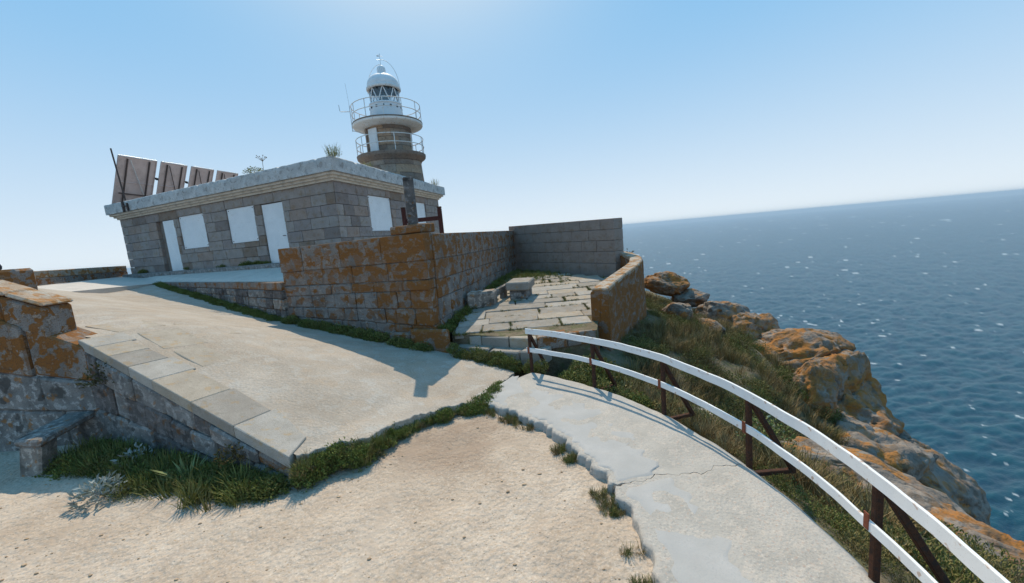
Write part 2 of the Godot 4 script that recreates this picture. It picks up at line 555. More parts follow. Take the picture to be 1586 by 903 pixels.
	M.red_iron = mat(paint(S, mid, Color(0.045, 0.014, 0.011), Color(0.10, 0.03, 0.022), [[speck, 0.62, 0.72, Color(0.05, 0.03, 0.025), 0.6]]), 0.7, Color.WHITE, 0.85, n_fine, 0.5)
	M.backsheet = mat(paint(S, cloud, Color(0.42, 0.32, 0.29), Color(0.54, 0.43, 0.40), [[cloud2, 0.66, 0.8, Color(0.34, 0.26, 0.23), 0.5]]), 2.0, Color.WHITE, 0.7)
	M.cells = mat(null, 1.0, lin(0.02, 0.025, 0.05), 0.2)
	M.alu = mat(null, 1.0, lin(0.62, 0.62, 0.62), 0.4)
	M.alu.metallic = 0.6
	M.iron = mat(paint(S, mid, Color(0.05, 0.035, 0.03), Color(0.12, 0.085, 0.075), []), 0.8, Color.WHITE, 0.8)
	M.glass = StandardMaterial3D.new()
	M.glass.albedo_color = Color(0.55, 0.65, 0.70, 0.22)
	M.glass.transparency = BaseMaterial3D.TRANSPARENCY_ALPHA
	M.glass.roughness = 0.03
	M.lens = mat(null, 1.0, lin(0.25, 0.32, 0.34), 0.08)
	M.lens.metallic = 0.5
	M.black = mat(null, 1.0, lin(0.015, 0.015, 0.018), 0.8)
	M.navy = mat(null, 1.0, lin(0.02, 0.035, 0.05), 0.6)
	for k in [["leaf", Color(0.5, 0.6, 0.25)], ["straw", Color(0.45, 0.4, 0.2)]]:
		var m := StandardMaterial3D.new()
		m.vertex_color_use_as_albedo = true
		m.roughness = 0.75
		m.metallic_specular = 0.25
		m.backlight_enabled = true
		m.backlight = k[1] * 0.6
		m.cull_mode = BaseMaterial3D.CULL_DISABLED
		M[k[0]] = m
	var sea := StandardMaterial3D.new()
	sea.vertex_color_use_as_albedo = true
	sea.roughness = 0.30
	sea.metallic_specular = 0.35
	sea.uv1_triplanar = true
	sea.uv1_world_triplanar = true
	sea.uv1_scale = Vector3.ONE / 23.0
	sea.normal_enabled = true
	sea.normal_texture = bump(768, nbytes(768, 501, 14, 6), 5.0)
	sea.normal_scale = 0.8
	M.sea = sea

# ------------------------------------------------------------------ setting: sea, hillside, ground, path, ramp, terrace, patio
const SEA_Y := -120.0

func build_sea():
	# rings spaced evenly in angle below the horizon, columns dense where the open sea is in view
	var angs := PackedFloat32Array()
	var a := -180.0
	while a < 180.0:
		angs.append(a)
		a += 0.13 if a > 6.0 and a < 66.0 else (0.6 if a > 0.0 and a < 75.0 else 4.0)
	angs.append(180.0)
	var rad := PackedFloat32Array()
	var dep := 66.0
	while dep > 0.5:
		rad.append(122.6 / tan(deg_to_rad(dep)))
		dep -= 3.0 if dep > 54.0 else (0.11 if dep > 4.0 else 0.05)
	for q in [16000.0, 18000.0]: rad.append(q)
	var swell := noise3(901, 1.0 / 46.0, 2)
	var wind := noise3(902, 1.0 / 11.0, 3)
	var cap := noise3(903, 1.0, 2)
	var patch := noise3(904, 1.0 / 90.0, 3)
	var nu := angs.size()
	var nv := rad.size()
	var p := PackedVector3Array()
	p.resize(nu * nv)
	var c := PackedColorArray()
	c.resize(nu * nv)
	var deep := Color(0.005, 0.036, 0.062)
	var lighter := Color(0.008, 0.060, 0.086)
	var foam := Color(0.78, 0.82, 0.83)
	for j in nv:
		var r := rad[j]
		var fade := clampf(900.0 / r, 0.12, 1.0)
		for i in nu:
			var an := deg_to_rad(angs[i])
			var x := sin(an) * r
			var z := -cos(an) * r
			var w := wind.get_noise_2d(x * 0.6 + z * 0.25, z * 1.1)
			p[j * nu + i] = Vector3(x, SEA_Y + swell.get_noise_2d(x, z) * 1.0 + w * 1.1 * fade, z)
			# whitecaps: short crests, gathered in loose fields, and broken water under the cliff
			var f := 0.0
			if angs[i] > 0.0 and angs[i] < 75.0 and r < 9000.0:
				var grow := maxf(1.0, r / 260.0)
				var g := cap.get_noise_2d((x * 0.766 + z * 0.643) / (8.0 * grow), (x * 0.643 - z * 0.766) / (2.2 * grow * grow))
				var th := 0.65 - patch.get_noise_2d(x, z) * 0.20
				if r < 210.0: th -= 0.45 * smooth(200.0, 140.0, r)
				f = smooth(th, th + 0.10, g + w * 0.15)
			c[j * nu + i] = deep.lerp(lighter, clampf(0.5 + w * 0.9, 0, 1)).lerp(foam, f * 0.5)
	var m := grid_from(p, nu, nv, true)
	var arr := m.surface_get_arrays(0)
	arr[Mesh.ARRAY_COLOR] = c
	var m2 := ArrayMesh.new()
	m2.add_surface_from_arrays(Mesh.PRIMITIVE_TRIANGLES, arr)
	tag(put("sea", m2, M.sea), "open blue sea with scattered whitecaps below the cliff", "", "", "structure")

# outline of the high ground on the seaward side; positive outside
var rim := PackedVector2Array()
func rim_distance(p: Vector2) -> float:
	if rim.is_empty():
		rim.append_array([Vector2(-30, 9), Vector2(-12, 7), Vector2(-6, 4)])
		for t in [100, 80, 60, 40, 20, 5, -8, -20, -32, -44]:
			rim.append(PC + Vector2.from_angle(deg_to_rad(t)) * 5.36)
		rim.append_array([Vector2(1.75, -8.5), Vector2(2.75, -10.1), Vector2(3.95, -11.5), Vector2(4.25, -13.5), Vector2(4.2, -30)])
	var best := 1e9
	var sg := 1.0
	for i in rim.size() - 1:
		var a := rim[i]
		var ab := rim[i + 1] - a
		var t := clampf((p - a).dot(ab) / ab.length_squared(), 0.0, 1.0)
		var d := p.distance_to(a + ab * t)
		if d < best - 1e-5:
			best = d
			sg = 1.0 if ab.cross(p - a) > 0.0 else -1.0
	return best * sg

var hill_n: FastNoiseLite
func hill_y(x: float, z: float) -> float:
	if hill_n == null: hill_n = noise3(77, 0.33, 4)
	var d := rim_distance(Vector2(x, z))
	var y := -0.04
	if d < 0.0:
		y = -0.04 - 0.5 * clampf(-d / 0.5, 0.0, 1.0)
	else:
		# the slope breaks off sooner towards the near, seaward end
		var brk := lerpf(7.0, 3.6, smooth(-10.5, -6.5, z))
		y = -0.04 - lerpf(0.42, 0.60, smooth(-9.0, -5.0, z)) * minf(d, brk) - 0.42 * clampf(d - 2.8, 0.0, maxf(0.0, brk - 2.8)) * smooth(-13.5, -10.5, z) - (1.35 if brk < 6.0 else 1.6) * maxf(0.0, d - brk)
	y += hill_n.get_noise_2d(x, z) * 0.28 * clampf(d / 1.5, 0.0, 1.0)
	y -= maxf(0.0, -21.0 - x) * 0.9 + maxf(0.0, -28.0 - z) * 0.9
	return maxf(y, SEA_Y - 3.0)

func build_hillside():
	var xs := PackedFloat32Array()
	var x := -150.0
	while x < 130.0:
		xs.append(x)
		x += 0.2 if x > 0.0 and x < 13.0 else (1.0 if x > -24.0 and x < 22.0 else 6.0)
	var zs := PackedFloat32Array()
	var z := -170.0
	while z < 90.0:
		zs.append(z)
		z += 0.2 if z > -18.0 and z < 3.0 else (1.0 if z > -34.0 and z < 14.0 else 6.0)
	var m := grid_mesh(xs.size(), zs.size(), func(i: int, j: int): return Vector3(xs[i], hill_y(xs[i], zs[j]), zs[j]))
	tag(put("hillside", m, M.soil), "brown soil of the steep slope below the railing", "", "", "structure")

var dirt_n: FastNoiseLite
func dirt_y(x: float, z: float) -> float:
	if dirt_n == null: dirt_n = noise3(78, 0.9, 5)
	var q := Vector2(x, z) - PC
	var y := dirt_n.get_noise_2d(x, z) * 0.035
	var an := rad_to_deg(q.angle())
	if an > -70.0 and an < 95.0: y -= smooth(4.2, 5.0, q.length()) * 0.9
	if z < -7.0: y -= smooth(-7.0, -8.2, z) * 0.4
	return y

func build_ground():
	var tone := noise3(79, 0.55, 4)
	var m := grid_mesh(250, 220, func(i: int, j: int):
		var x := lerpf(-15.0, 3.4, i / 249.0)
		var z := lerpf(-9.0, 7.5, j / 219.0)
		return Vector3(x, dirt_y(x, z), z), false, func(_i: int, _j: int, p: Vector3):
		var t := tone.get_noise_2d(p.x, p.z)
		# darker, damper earth lies in a patch below the ramp's broken edge
		var damp := smooth(1.6, 0.4, Vector2(p.x + 1.0, (p.z + 4.9) * 1.2).length() + t * 1.6)
		var c := Color(1, 1, 1).lerp(Color(0.80, 0.76, 0.72), clampf(0.4 + t * 1.6, 0, 1) * 0.6)
		return c.lerp(Color(0.62, 0.55, 0.50), damp * 0.8))
	tag(put("ground", m, M.dirt), "trodden pale sandy dirt with small stones", "", "", "structure")
	# loose stones lying on the dirt
	var st := MB.new()
	rock_into(st, 5, Vector3(0.5, 0.35, 0.5), 8, 6)
	var xf := []
	var cl := []
	for i in 1900:
		var p := Vector2(rng.randf_range(-7.5, 1.0), rng.randf_range(-6.0, 0.5))
		if p.distance_to(PC) > 3.7 and p.x > -2.0 and p.y > -6.2: continue
		if not on_dirt(p): continue
		var s := 0.007 + 0.028 * pow(rng.randf(), 7.0)
		var b := Basis.from_euler(Vector3(0, rng.randf() * TAU, 0)).scaled(Vector3(s * rng.randf_range(1, 1.8), s, s))
		xf.append(Transform3D(b, Vector3(p.x, dirt_y(p.x, p.y) + s * 0.12, p.y)))
		cl.append(Color(1.0, 0.9, 0.8) * rng.randf_range(0.7, 1.3))
	for i in 9000:
		var p := Vector2(rng.randf_range(-6.5, 1.0), rng.randf_range(-6.0, -1.2))
		if p.distance_to(PC) > 3.7 and p.x > -2.0 and p.y > -6.2: continue
		if not on_dirt(p): continue
		var s := rng.randf_range(0.004, 0.010)
		xf.append(Transform3D(Basis.from_euler(Vector3(0, rng.randf() * TAU, 0)).scaled(Vector3(s * rng.randf_range(1, 2.2), s * 0.7, s)), Vector3(p.x, dirt_y(p.x, p.y), p.y)))
		cl.append(Color(1.25, 1.14, 1.02) * rng.randf_range(0.6, 1.35))
	# grit washed onto the ramp
	for i in 4000:
		var p := Vector2(rng.randf_range(-6.5, 0.0), rng.randf_range(-9.0, -4.4))
		if on_dirt(p) or (PP - AP).normalized().cross(p - AP) < 0.6: continue
		if (EP - KP).normalized().cross(p - KP) > -0.3: continue
		if p.x > -0.6 - (p.y + 6.0) * -0.4: continue
		var s := rng.randf_range(0.004, 0.011)
		xf.append(Transform3D(Basis.from_euler(Vector3(0, rng.randf() * TAU, 0)).scaled(Vector3(s * rng.randf_range(1, 2.0), s * 0.7, s)), Vector3(p.x, ramp_y(p.x, p.y) + ramp_n.get_noise_2d(p.x, p.y) * 0.022, p.y)))
		cl.append(Color(1.2, 1.1, 1.0) * rng.randf_range(0.5, 1.3))
	scatter("gravel", st.mesh(), M.pebble, xf, cl, "small loose stones and grit scattered over the dirt and ramp")

func on_dirt(p: Vector2) -> bool:
	# in front of the ramp's wall and broken edge
	var a := front_edge(0.0)
	if p.x < a.x:
		var d := (PP - AP).normalized()
		return d.cross(p - AP) < -0.05
	for i in 24:
		var q := front_edge(i / 23.0)
		if absf(q.x - p.x) < 0.12: return p.y > q.y + 0.12
	return true

func scatter(n: String, mesh: Mesh, m, xf: Array, cl: Array, label: String, parent = null):
	var mm := MultiMesh.new()
	mm.transform_format = MultiMesh.TRANSFORM_3D
	mm.use_colors = true
	mm.mesh = mesh
	mm.instance_count = xf.size()
	for i in xf.size():
		mm.set_instance_transform(i, xf[i])
		mm.set_instance_color(i, cl[i])
	var o := MultiMeshInstance3D.new()
	o.multimesh = mm
	o.material_override = m
	if parent == null:
		o.name = numbered(n)
		add_child(o)
		tag(o, label, "", "", "stuff")
	else:
		o.name = n
		parent.add_child(o, true)
		o.transform = parent_inverse(parent)
		o.set_meta("kind", "stuff")
	return o

# ---- the platform's concrete walk: two slabs parted by a jagged crack
func crack_angle(t: float) -> float:
	# t: 0 at the inner edge, 1 at the outer edge
	return deg_to_rad(-11.2 + 1.6 * t) + 0.007 * sin(t * 13.0) + 0.004 * sin(t * 29.0 + 1.0) + 0.003 * sin(t * 71.0)

func build_footpath():
	var root := Node3D.new()
	root.name = numbered("footpath")
	add_child(root)
	tag(root, "curved pale concrete walk with a crack across it", "", "", "structure")
	var en := noise3(81, 2.2, 4)
	var sn := noise3(82, 1.1, 4)
	var f := func(part: int):
		var nu := 44
		var nv := 90
		return grid_mesh(nu, nv, func(i: int, j: int):
			var u: float = clampf((i - 4.0) / (nu - 8.0), 0.0, 1.0)
			var c := crack_angle(u)
			var gap := 0.0005 + 0.0004 * sin(u * 23.0) + 0.004 * smooth(0.10, 0.0, u)
			var v: float = clampf((j - 2.0) / (nv - 5.0), 0.0, 1.0)
			if j == 2: v = 0.0012
			elif j == nv - 3: v = 0.9988
			var a0 := deg_to_rad(lerpf(-57.0, -52.3, u)) if part == 0 else c + gap
			var a1 := c - gap if part == 0 else deg_to_rad(80.0)
			var an := lerpf(a0, a1, v)
			var dirv := Vector2.from_angle(an)
			var r_in := P_IN + en.get_noise_2d(an * 5.0, 3.0) * 0.10 + en.get_noise_2d(an * 22.0, 9.0) * 0.04
			var r := lerpf(r_in, P_OUT + en.get_noise_2d(an * 5.0, 40.0) * 0.02, u)
			var y := 0.10 + sn.get_noise_2d(dirv.x * r, dirv.y * r) * 0.014
			var end: float = minf(j, nv - 1 - j)
			if end < 1: y = -0.25
			if i < 4:
				var k: float = 4 - i
				r -= 0.012 * k * (1.0 + en.get_noise_2d(an * 40.0, k * 7.0))
				y -= [0.0, 0.03, 0.10, 0.2, 0.4][int(k)] + 0.015 * en.get_noise_2d(an * 50.0, k)
			elif i > nu - 5:
				var k: float = i - (nu - 5)
				r += 0.006 * k
				y -= [0.0, 0.02, 0.09, 0.2, 0.5][int(k)]
			return v3(PC + dirv * r, y))
	put("concrete_slab", f.call(0), M.path, root)
	put("concrete_slab", f.call(1), M.path, root)
	# smooth grey cement skim trowelled over the inner half
	var skim := grid_mesh(24, 120, func(i: int, j: int):
		var u: float = i / 23.0
		var an := deg_to_rad(lerpf(-55.0, -11.3, j / 119.0))
		var lo := 3.89 + en.get_noise_2d(an * 5.0, 3.0) * 0.10 + en.get_noise_2d(an * 16.0, 60.0) * 0.05
		var hi := 4.62 - 0.25 * smooth(-0.6, -0.2, an) + en.get_noise_2d(an * 7.0, 80.0) * 0.22
		if an < -0.86: hi += (-0.86 - an) * 4.0
		var r := lerpf(lo, hi, u)
		var q := PC + Vector2.from_angle(an) * r
		var y := 0.10 + sn.get_noise_2d(q.x, q.y) * 0.014 + 0.005
		if i == 0 or i == 23 or j == 0 or j == 119: y -= 0.012
		return v3(q, y))
	put("cement_skim", skim, M.cement, root)
	var skim2 := grid_mesh(16, 60, func(i: int, j: int):
		var an := deg_to_rad(lerpf(-10.2, 40.0, j / 59.0))
		var r := lerpf(3.92 + en.get_noise_2d(an * 5.0, 3.0) * 0.10, 4.42 + en.get_noise_2d(an * 7.0, 180.0) * 0.2, i / 15.0)
		var q := PC + Vector2.from_angle(an) * r
		var y := 0.105 + sn.get_noise_2d(q.x, q.y) * 0.014
		if i == 0 or i == 15 or j == 0 or j == 59: y -= 0.012
		return v3(q, y))
	put("cement_skim", skim2, M.cement, root)

# ---- ramp
var ramp_n := noise3(83, 0.8, 5)
func ramp_y(x: float, z: float) -> float:
	var y := -0.0664 - 0.1297 * x - 0.0111 * z
	var ax := (PP - AP).normalized()
	var q := Vector2(x, z) - AP
	var s := q.dot(ax)
	var off := q.dot(Vector2(-ax.y, ax.x))
	y += 0.74 * clampf(s / 4.15, 0.0, 1.0) * smooth(4.6, 0.8, absf(off))
	return y

func poly_at(pts: Array, t: float) -> Vector2:
	var total := 0.0
	for i in pts.size() - 1: total += (pts[i] as Vector2).distance_to(pts[i + 1])
	var want := t * total
	for i in pts.size() - 1:
		var l: float = (pts[i] as Vector2).distance_to(pts[i + 1])
		if want <= l or i == pts.size() - 2: return (pts[i] as Vector2).lerp(pts[i + 1], clampf(want / l, 0, 1))
		want -= l
	return pts[-1]

func front_edge(t: float) -> Vector2:
	return poly_at([Vector2(-2.62, -4.28), Vector2(-2.32, -4.62), Vector2(-2.02, -4.66), Vector2(-1.80, -5.05), Vector2(-1.45, -5.45), Vector2(-1.10, -5.75), Vector2(-0.80, -5.85), Vector2(-0.62, -6.0), Vector2(-0.10, -7.35)], t)

func build_ramp():
	var root := Node3D.new()
	root.name = numbered("ramp")
	add_child(root)
	tag(root, "sandy worn concrete ramp climbing beside the stone wall", "", "", "structure")
	var jag := noise3(84, 6.0, 3)
	var left := [Vector2(-2.62, -4.28), PP + Vector2(-0.1, -0.25), Vector2(-10.4, -6.6), Vector2(-14.2, -9.6)]
	var right := [Vector2(-0.10, -7.35), Vector2(-1.25, -8.75), Vector2(-1.7, -9.0), Vector2(-6.2, -11.0), Vector2(-13.9, -16.0)]
	var back := [Vector2(-14.2, -9.6), Vector2(-13.2, -11.6), Vector2(-13.9, -16.0)]
	var nu := 110
	var nv := 170
	var skirt := 4
	var cn := noise3(85, 0.45, 4)
	var m := grid_mesh(nu, nv, func(i: int, j: int):
		var u: float = i / (nu - 1.0)
		var v: float = clampf((j - skirt) / (nv - 1.0 - skirt), 0.0, 1.0)
		v = pow(v, 1.25)
		var a := front_edge(u)
		var b := poly_at(back, u)
		var c := poly_at(left, v)
		var d := poly_at(right, v)
		var corner: Vector2 = (left[0] as Vector2) * (1 - u) * (1 - v) + (right[0] as Vector2) * u * (1 - v) + (left[-1] as Vector2) * (1 - u) * v + (right[-1] as Vector2) * u * v
		var p := a * (1 - v) + b * v + c * (1 - u) + d * u - corner
		var near := smooth(0.06, 0.0, v)
		p += Vector2(0.3, 0.8) * jag.get_noise_2d(u * 3.0, 1.0) * 0.10 * near
		var y := ramp_y(p.x, p.y) + ramp_n.get_noise_2d(p.x, p.y) * 0.022
		if j < skirt:
			var k: float = skirt - j
			y -= [0.0, 0.015, 0.05, 0.12, 0.55][int(k)]
			p += Vector2(0.35, 0.75) * (0.004 * k + jag.get_noise_2d(u * 14.0, k * 9.0) * 0.03)
		return v3(p, y), false, func(_i: int, _j: int, p: Vector3):
		var t := cn.get_noise_2d(p.x, p.z)
		return Color(1, 1, 1).lerp(Color(0.84, 0.79, 0.73), clampf(0.35 + t * 1.8, 0, 1) * 0.55))
	put("concrete_surface", m, M.ramp, root)
	# granite slabs along the open edge
	var ax := (PP - AP).normalized()
	var nn := Vector2(-ax.y, ax.x)
	var cuts := [0.0, 0.90, 1.68, 2.48, 3.0, 3.45, 3.85, 4.25]
	for i in cuts.size() - 1:
		var s0: float = cuts[i] + 0.003
		var s1: float = cuts[i + 1] - 0.003
		var w0 := 0.52 + rng.randf_range(-0.05, 0.07)
		var w1 := w0 + rng.randf_range(-0.05, 0.05)
		if i == 0: w0 = 0.38
		var c := []
		for k in 8:
			var s := s1 if k & 1 else s0
			var w := (w1 if k & 1 else w0) if k & 4 else 0.004
			if i == 0 and (k & 1) == 0 and (k & 4): s += 0.16
			var q := AP + ax * s + nn * w
			var yy := ramp_y(q.x, q.y) + (0.022 + rng.randf_range(-0.001, 0.001) if k & 2 else -0.13)
			c.append(v3(q, yy))
		put("edge_slab", hexa_mesh(c, 0.009), M.paving[i % 3], root)
	# flagstones sunk flush in the concrete beside the edge slabs
	for d in [[2.5, 0.62, 0.7, 0.5], [3.3, 0.62, 0.8, 0.6], [3.6, 1.35, 1.0, 0.6], [4.4, 0.5, 0.8, 0.7]]:
		var c := []
		for k in 8:
			var q: Vector2 = AP + ax * (d[0] + (d[2] if k & 1 else 0.0) + rng.randf_range(-0.06, 0.06)) + nn * (d[1] + (d[3] if k & 4 else 0.0) + rng.randf_range(-0.05, 0.05))
			c.append(v3(q, ramp_y(q.x, q.y) + (0.008 if k & 2 else -0.1)))
		put("flagstone", hexa_mesh(c, 0.012), M.paving[2], root)

func build_terrace():
	var root := Node3D.new()
	root.name = numbered("terrace")
	add_child(root)
	tag(root, "pale concrete terrace in front of the lighthouse house", "", "", "structure")
	var poly := PackedVector2Array([KP + Vector2(0.0, -0.35), EP + Vector2(0.05, -0.05), Vector2(-9.45, -13.0), Vector2(-13.75, -15.95), Vector2(-13.9, -15.75), Vector2(-13.05, -11.3), Vector2(-14.3, -9.3), Vector2(-18.3, -12.0), Vector2(-18.9, -20.2), WC + AL * 13.6 + NL * -0.2, WC + NL * -0.2 + NR * -0.2, WC + BL * 9.3 + NR * -0.2, Vector2(-3.2, -24.6), MP + Vector2(-0.3, 0.0)])
	var ys := [1.9, 1.87, 1.91, 1.95, 1.94, 2.10, 2.22, 2.26, 2.26, 2.24, 2.24, 2.24, 2.24, 2.1]
	put("concrete_surface", prism(poly, 0.2, ys), M.terrace, root)

# ---- patio below the parapet, paved with stone rows, and its steps
func patio_y(z: float) -> float:
	return 0.5 + clampf((-8.1 - z) / 5.6, 0.0, 1.0) * 0.5

func patio_left(z: float) -> float:
	return KP.x + (z - KP.y) / (MP.y - KP.y) * (MP.x - KP.x) + 0.03

func patio_right(z: float) -> float:
	if z < -13.0: return MP.x + (z - MP.y) * (TP.x - MP.x) / (TP.y - MP.y) - 0.03
	for s in [[-8.83, 1.74, -10.45, 2.74], [-10.45, 2.74, -11.69, 3.49], [-11.69, 3.49, -13.01, 3.62]]:
		if z <= s[0] and z >= s[2]: return lerpf(s[1], s[3], (z - s[0]) / (s[2] - s[0])) + 0.02
	return 1.72

var joints := []
func build_patio():
	var root := Node3D.new()
	root.name = numbered("pavement")
	add_child(root)
	tag(root, "rows of worn stone paving with grass in the joints below the tall wall", "", "", "structure")
	var soil := PackedVector2Array([Vector2(-1.42, -8.75), Vector2(0.35, -7.95), Vector2(1.7, -8.15), Vector2(1.9, -8.9), Vector2(2.9, -10.5), Vector2(3.65, -11.7), Vector2(3.7, -13.05), MP + Vector2(0.1, 0.0), Vector2(-0.2, -15.0), Vector2(-1.2, -10.5)])
	var tops := []
	for p in soil: tops.append(patio_y(p.y) - 0.018)
	put("soil_bed", prism(soil, -0.4, tops), M.soil, root)
	var z := -8.62
	var row := 0
	while z > -17.2:
		var dz := rng.randf_range(0.42, 0.62)
		var z1 := z - dz
		var x := maxf(patio_left(z), -1.36)
		var x_end := minf(patio_right(z), patio_right(z1))
		while x < x_end - 0.12:
			var w := rng.randf_range(0.6, 1.7)
			if x + w > x_end - 0.3: w = x_end - x
			if z > -15.2 or rng.randf() < 0.5:
				paver(root, x, x + w, z, z1)
				joints.append([Vector2(x, z), Vector2(x, z1)])
				joints.append([Vector2(x, z), Vector2(x + w, z)])
			x += w
		z = z1
		row += 1
	# the patio's front edge and the steps up to it
	var steps := thing("stone_steps", "worn stone steps rising from the ramp to the paved patio", "steps", Vector3(-0.5, 0.1, -8.2))
	var edge := [Vector2(-1.40, -8.78), Vector2(-0.75, -8.42), Vector2(-0.15, -8.10), Vector2(0.42, -7.86), Vector2(1.05, -8.0), Vector2(1.68, -8.14)]
	for i in edge.size() - 1:
		var a: Vector2 = edge[i]
		var b: Vector2 = edge[i + 1]
		var c := []
		for k in 8:
			var q := a.lerp(b, 0.99 if k & 1 else 0.01)
			if k & 4: q = Vector2(q.x + 0.02, minf(-8.60, q.y - 0.3))
			c.append(v3(q, (0.5 + rng.randf_range(-0.012, 0.012)) if k & 2 else 0.22))
		put("edge_stone", hexa_mesh(c, 0.02), M.paving[i % 3] if i < 3 else M.lichen[2], steps)
	for d in [[Vector2(-1.33, -8.58), Vector2(-0.62, -8.10), 0.30], [Vector2(-0.58, -8.02), Vector2(0.02, -7.72), 0.29], [Vector2(0.04, -7.70), Vector2(0.46, -7.5), 0.30]]:
		var a: Vector2 = d[0]
		var b: Vector2 = d[1]
		var inn := Vector2(0.25, -0.42)
		var c := []
		for k in 8:
			var q := (b if k & 1 else a) + (inn if k & 4 else Vector2.ZERO)
			c.append(v3(q, d[2] + rng.randf_range(-0.015, 0.015) if k & 2 else 0.0))
		put("step_stone", hexa_mesh(c, 0.025), M.paving[1], steps)
	# stones of the patio's retaining edge, seen behind the start of the railing
	for i in 5:
		var x0 := 0.42 + i * 0.27
		put("riser_stone", hexa_mesh(span(Vector3(x0, -0.15, -8.02 - 0.05 * i), Vector3(0.255, 0, 0.0), Vector3(0, 0.36, 0), Vector3(0, 0, -0.3)), 0.02), M.lichen[1], steps)

func paver(root, x0: float, x1: float, z0: float, z1: float):
	var g := rng.randf_range(0.004, 0.018)
	var lift := rng.randf_range(-0.012, 0.012)
	var c := []
	for k in 8:
		var px := (x1 - g if k & 1 else x0 + g) + rng.randf_range(-0.02, 0.02)
		var pz := (z1 + g if k & 4 else z0 - g) + rng.randf_range(-0.02, 0.02)
		c.append(Vector3(px, patio_y(pz) + (lift + rng.randf_range(-0.005, 0.005) if k & 2 else -0.12), pz))
	put("paving_stone", hexa_mesh(c, 0.014), M.paving[rng.randi() % 3], root)

# ------------------------------------------------------------------ the house
func fp(face: int, u: float, y: float, out := 0.0) -> Vector3:
	var q := WC + (AL * u + NL * out if face == 0 else BL * u + NR * out)
	return v3(q, y)

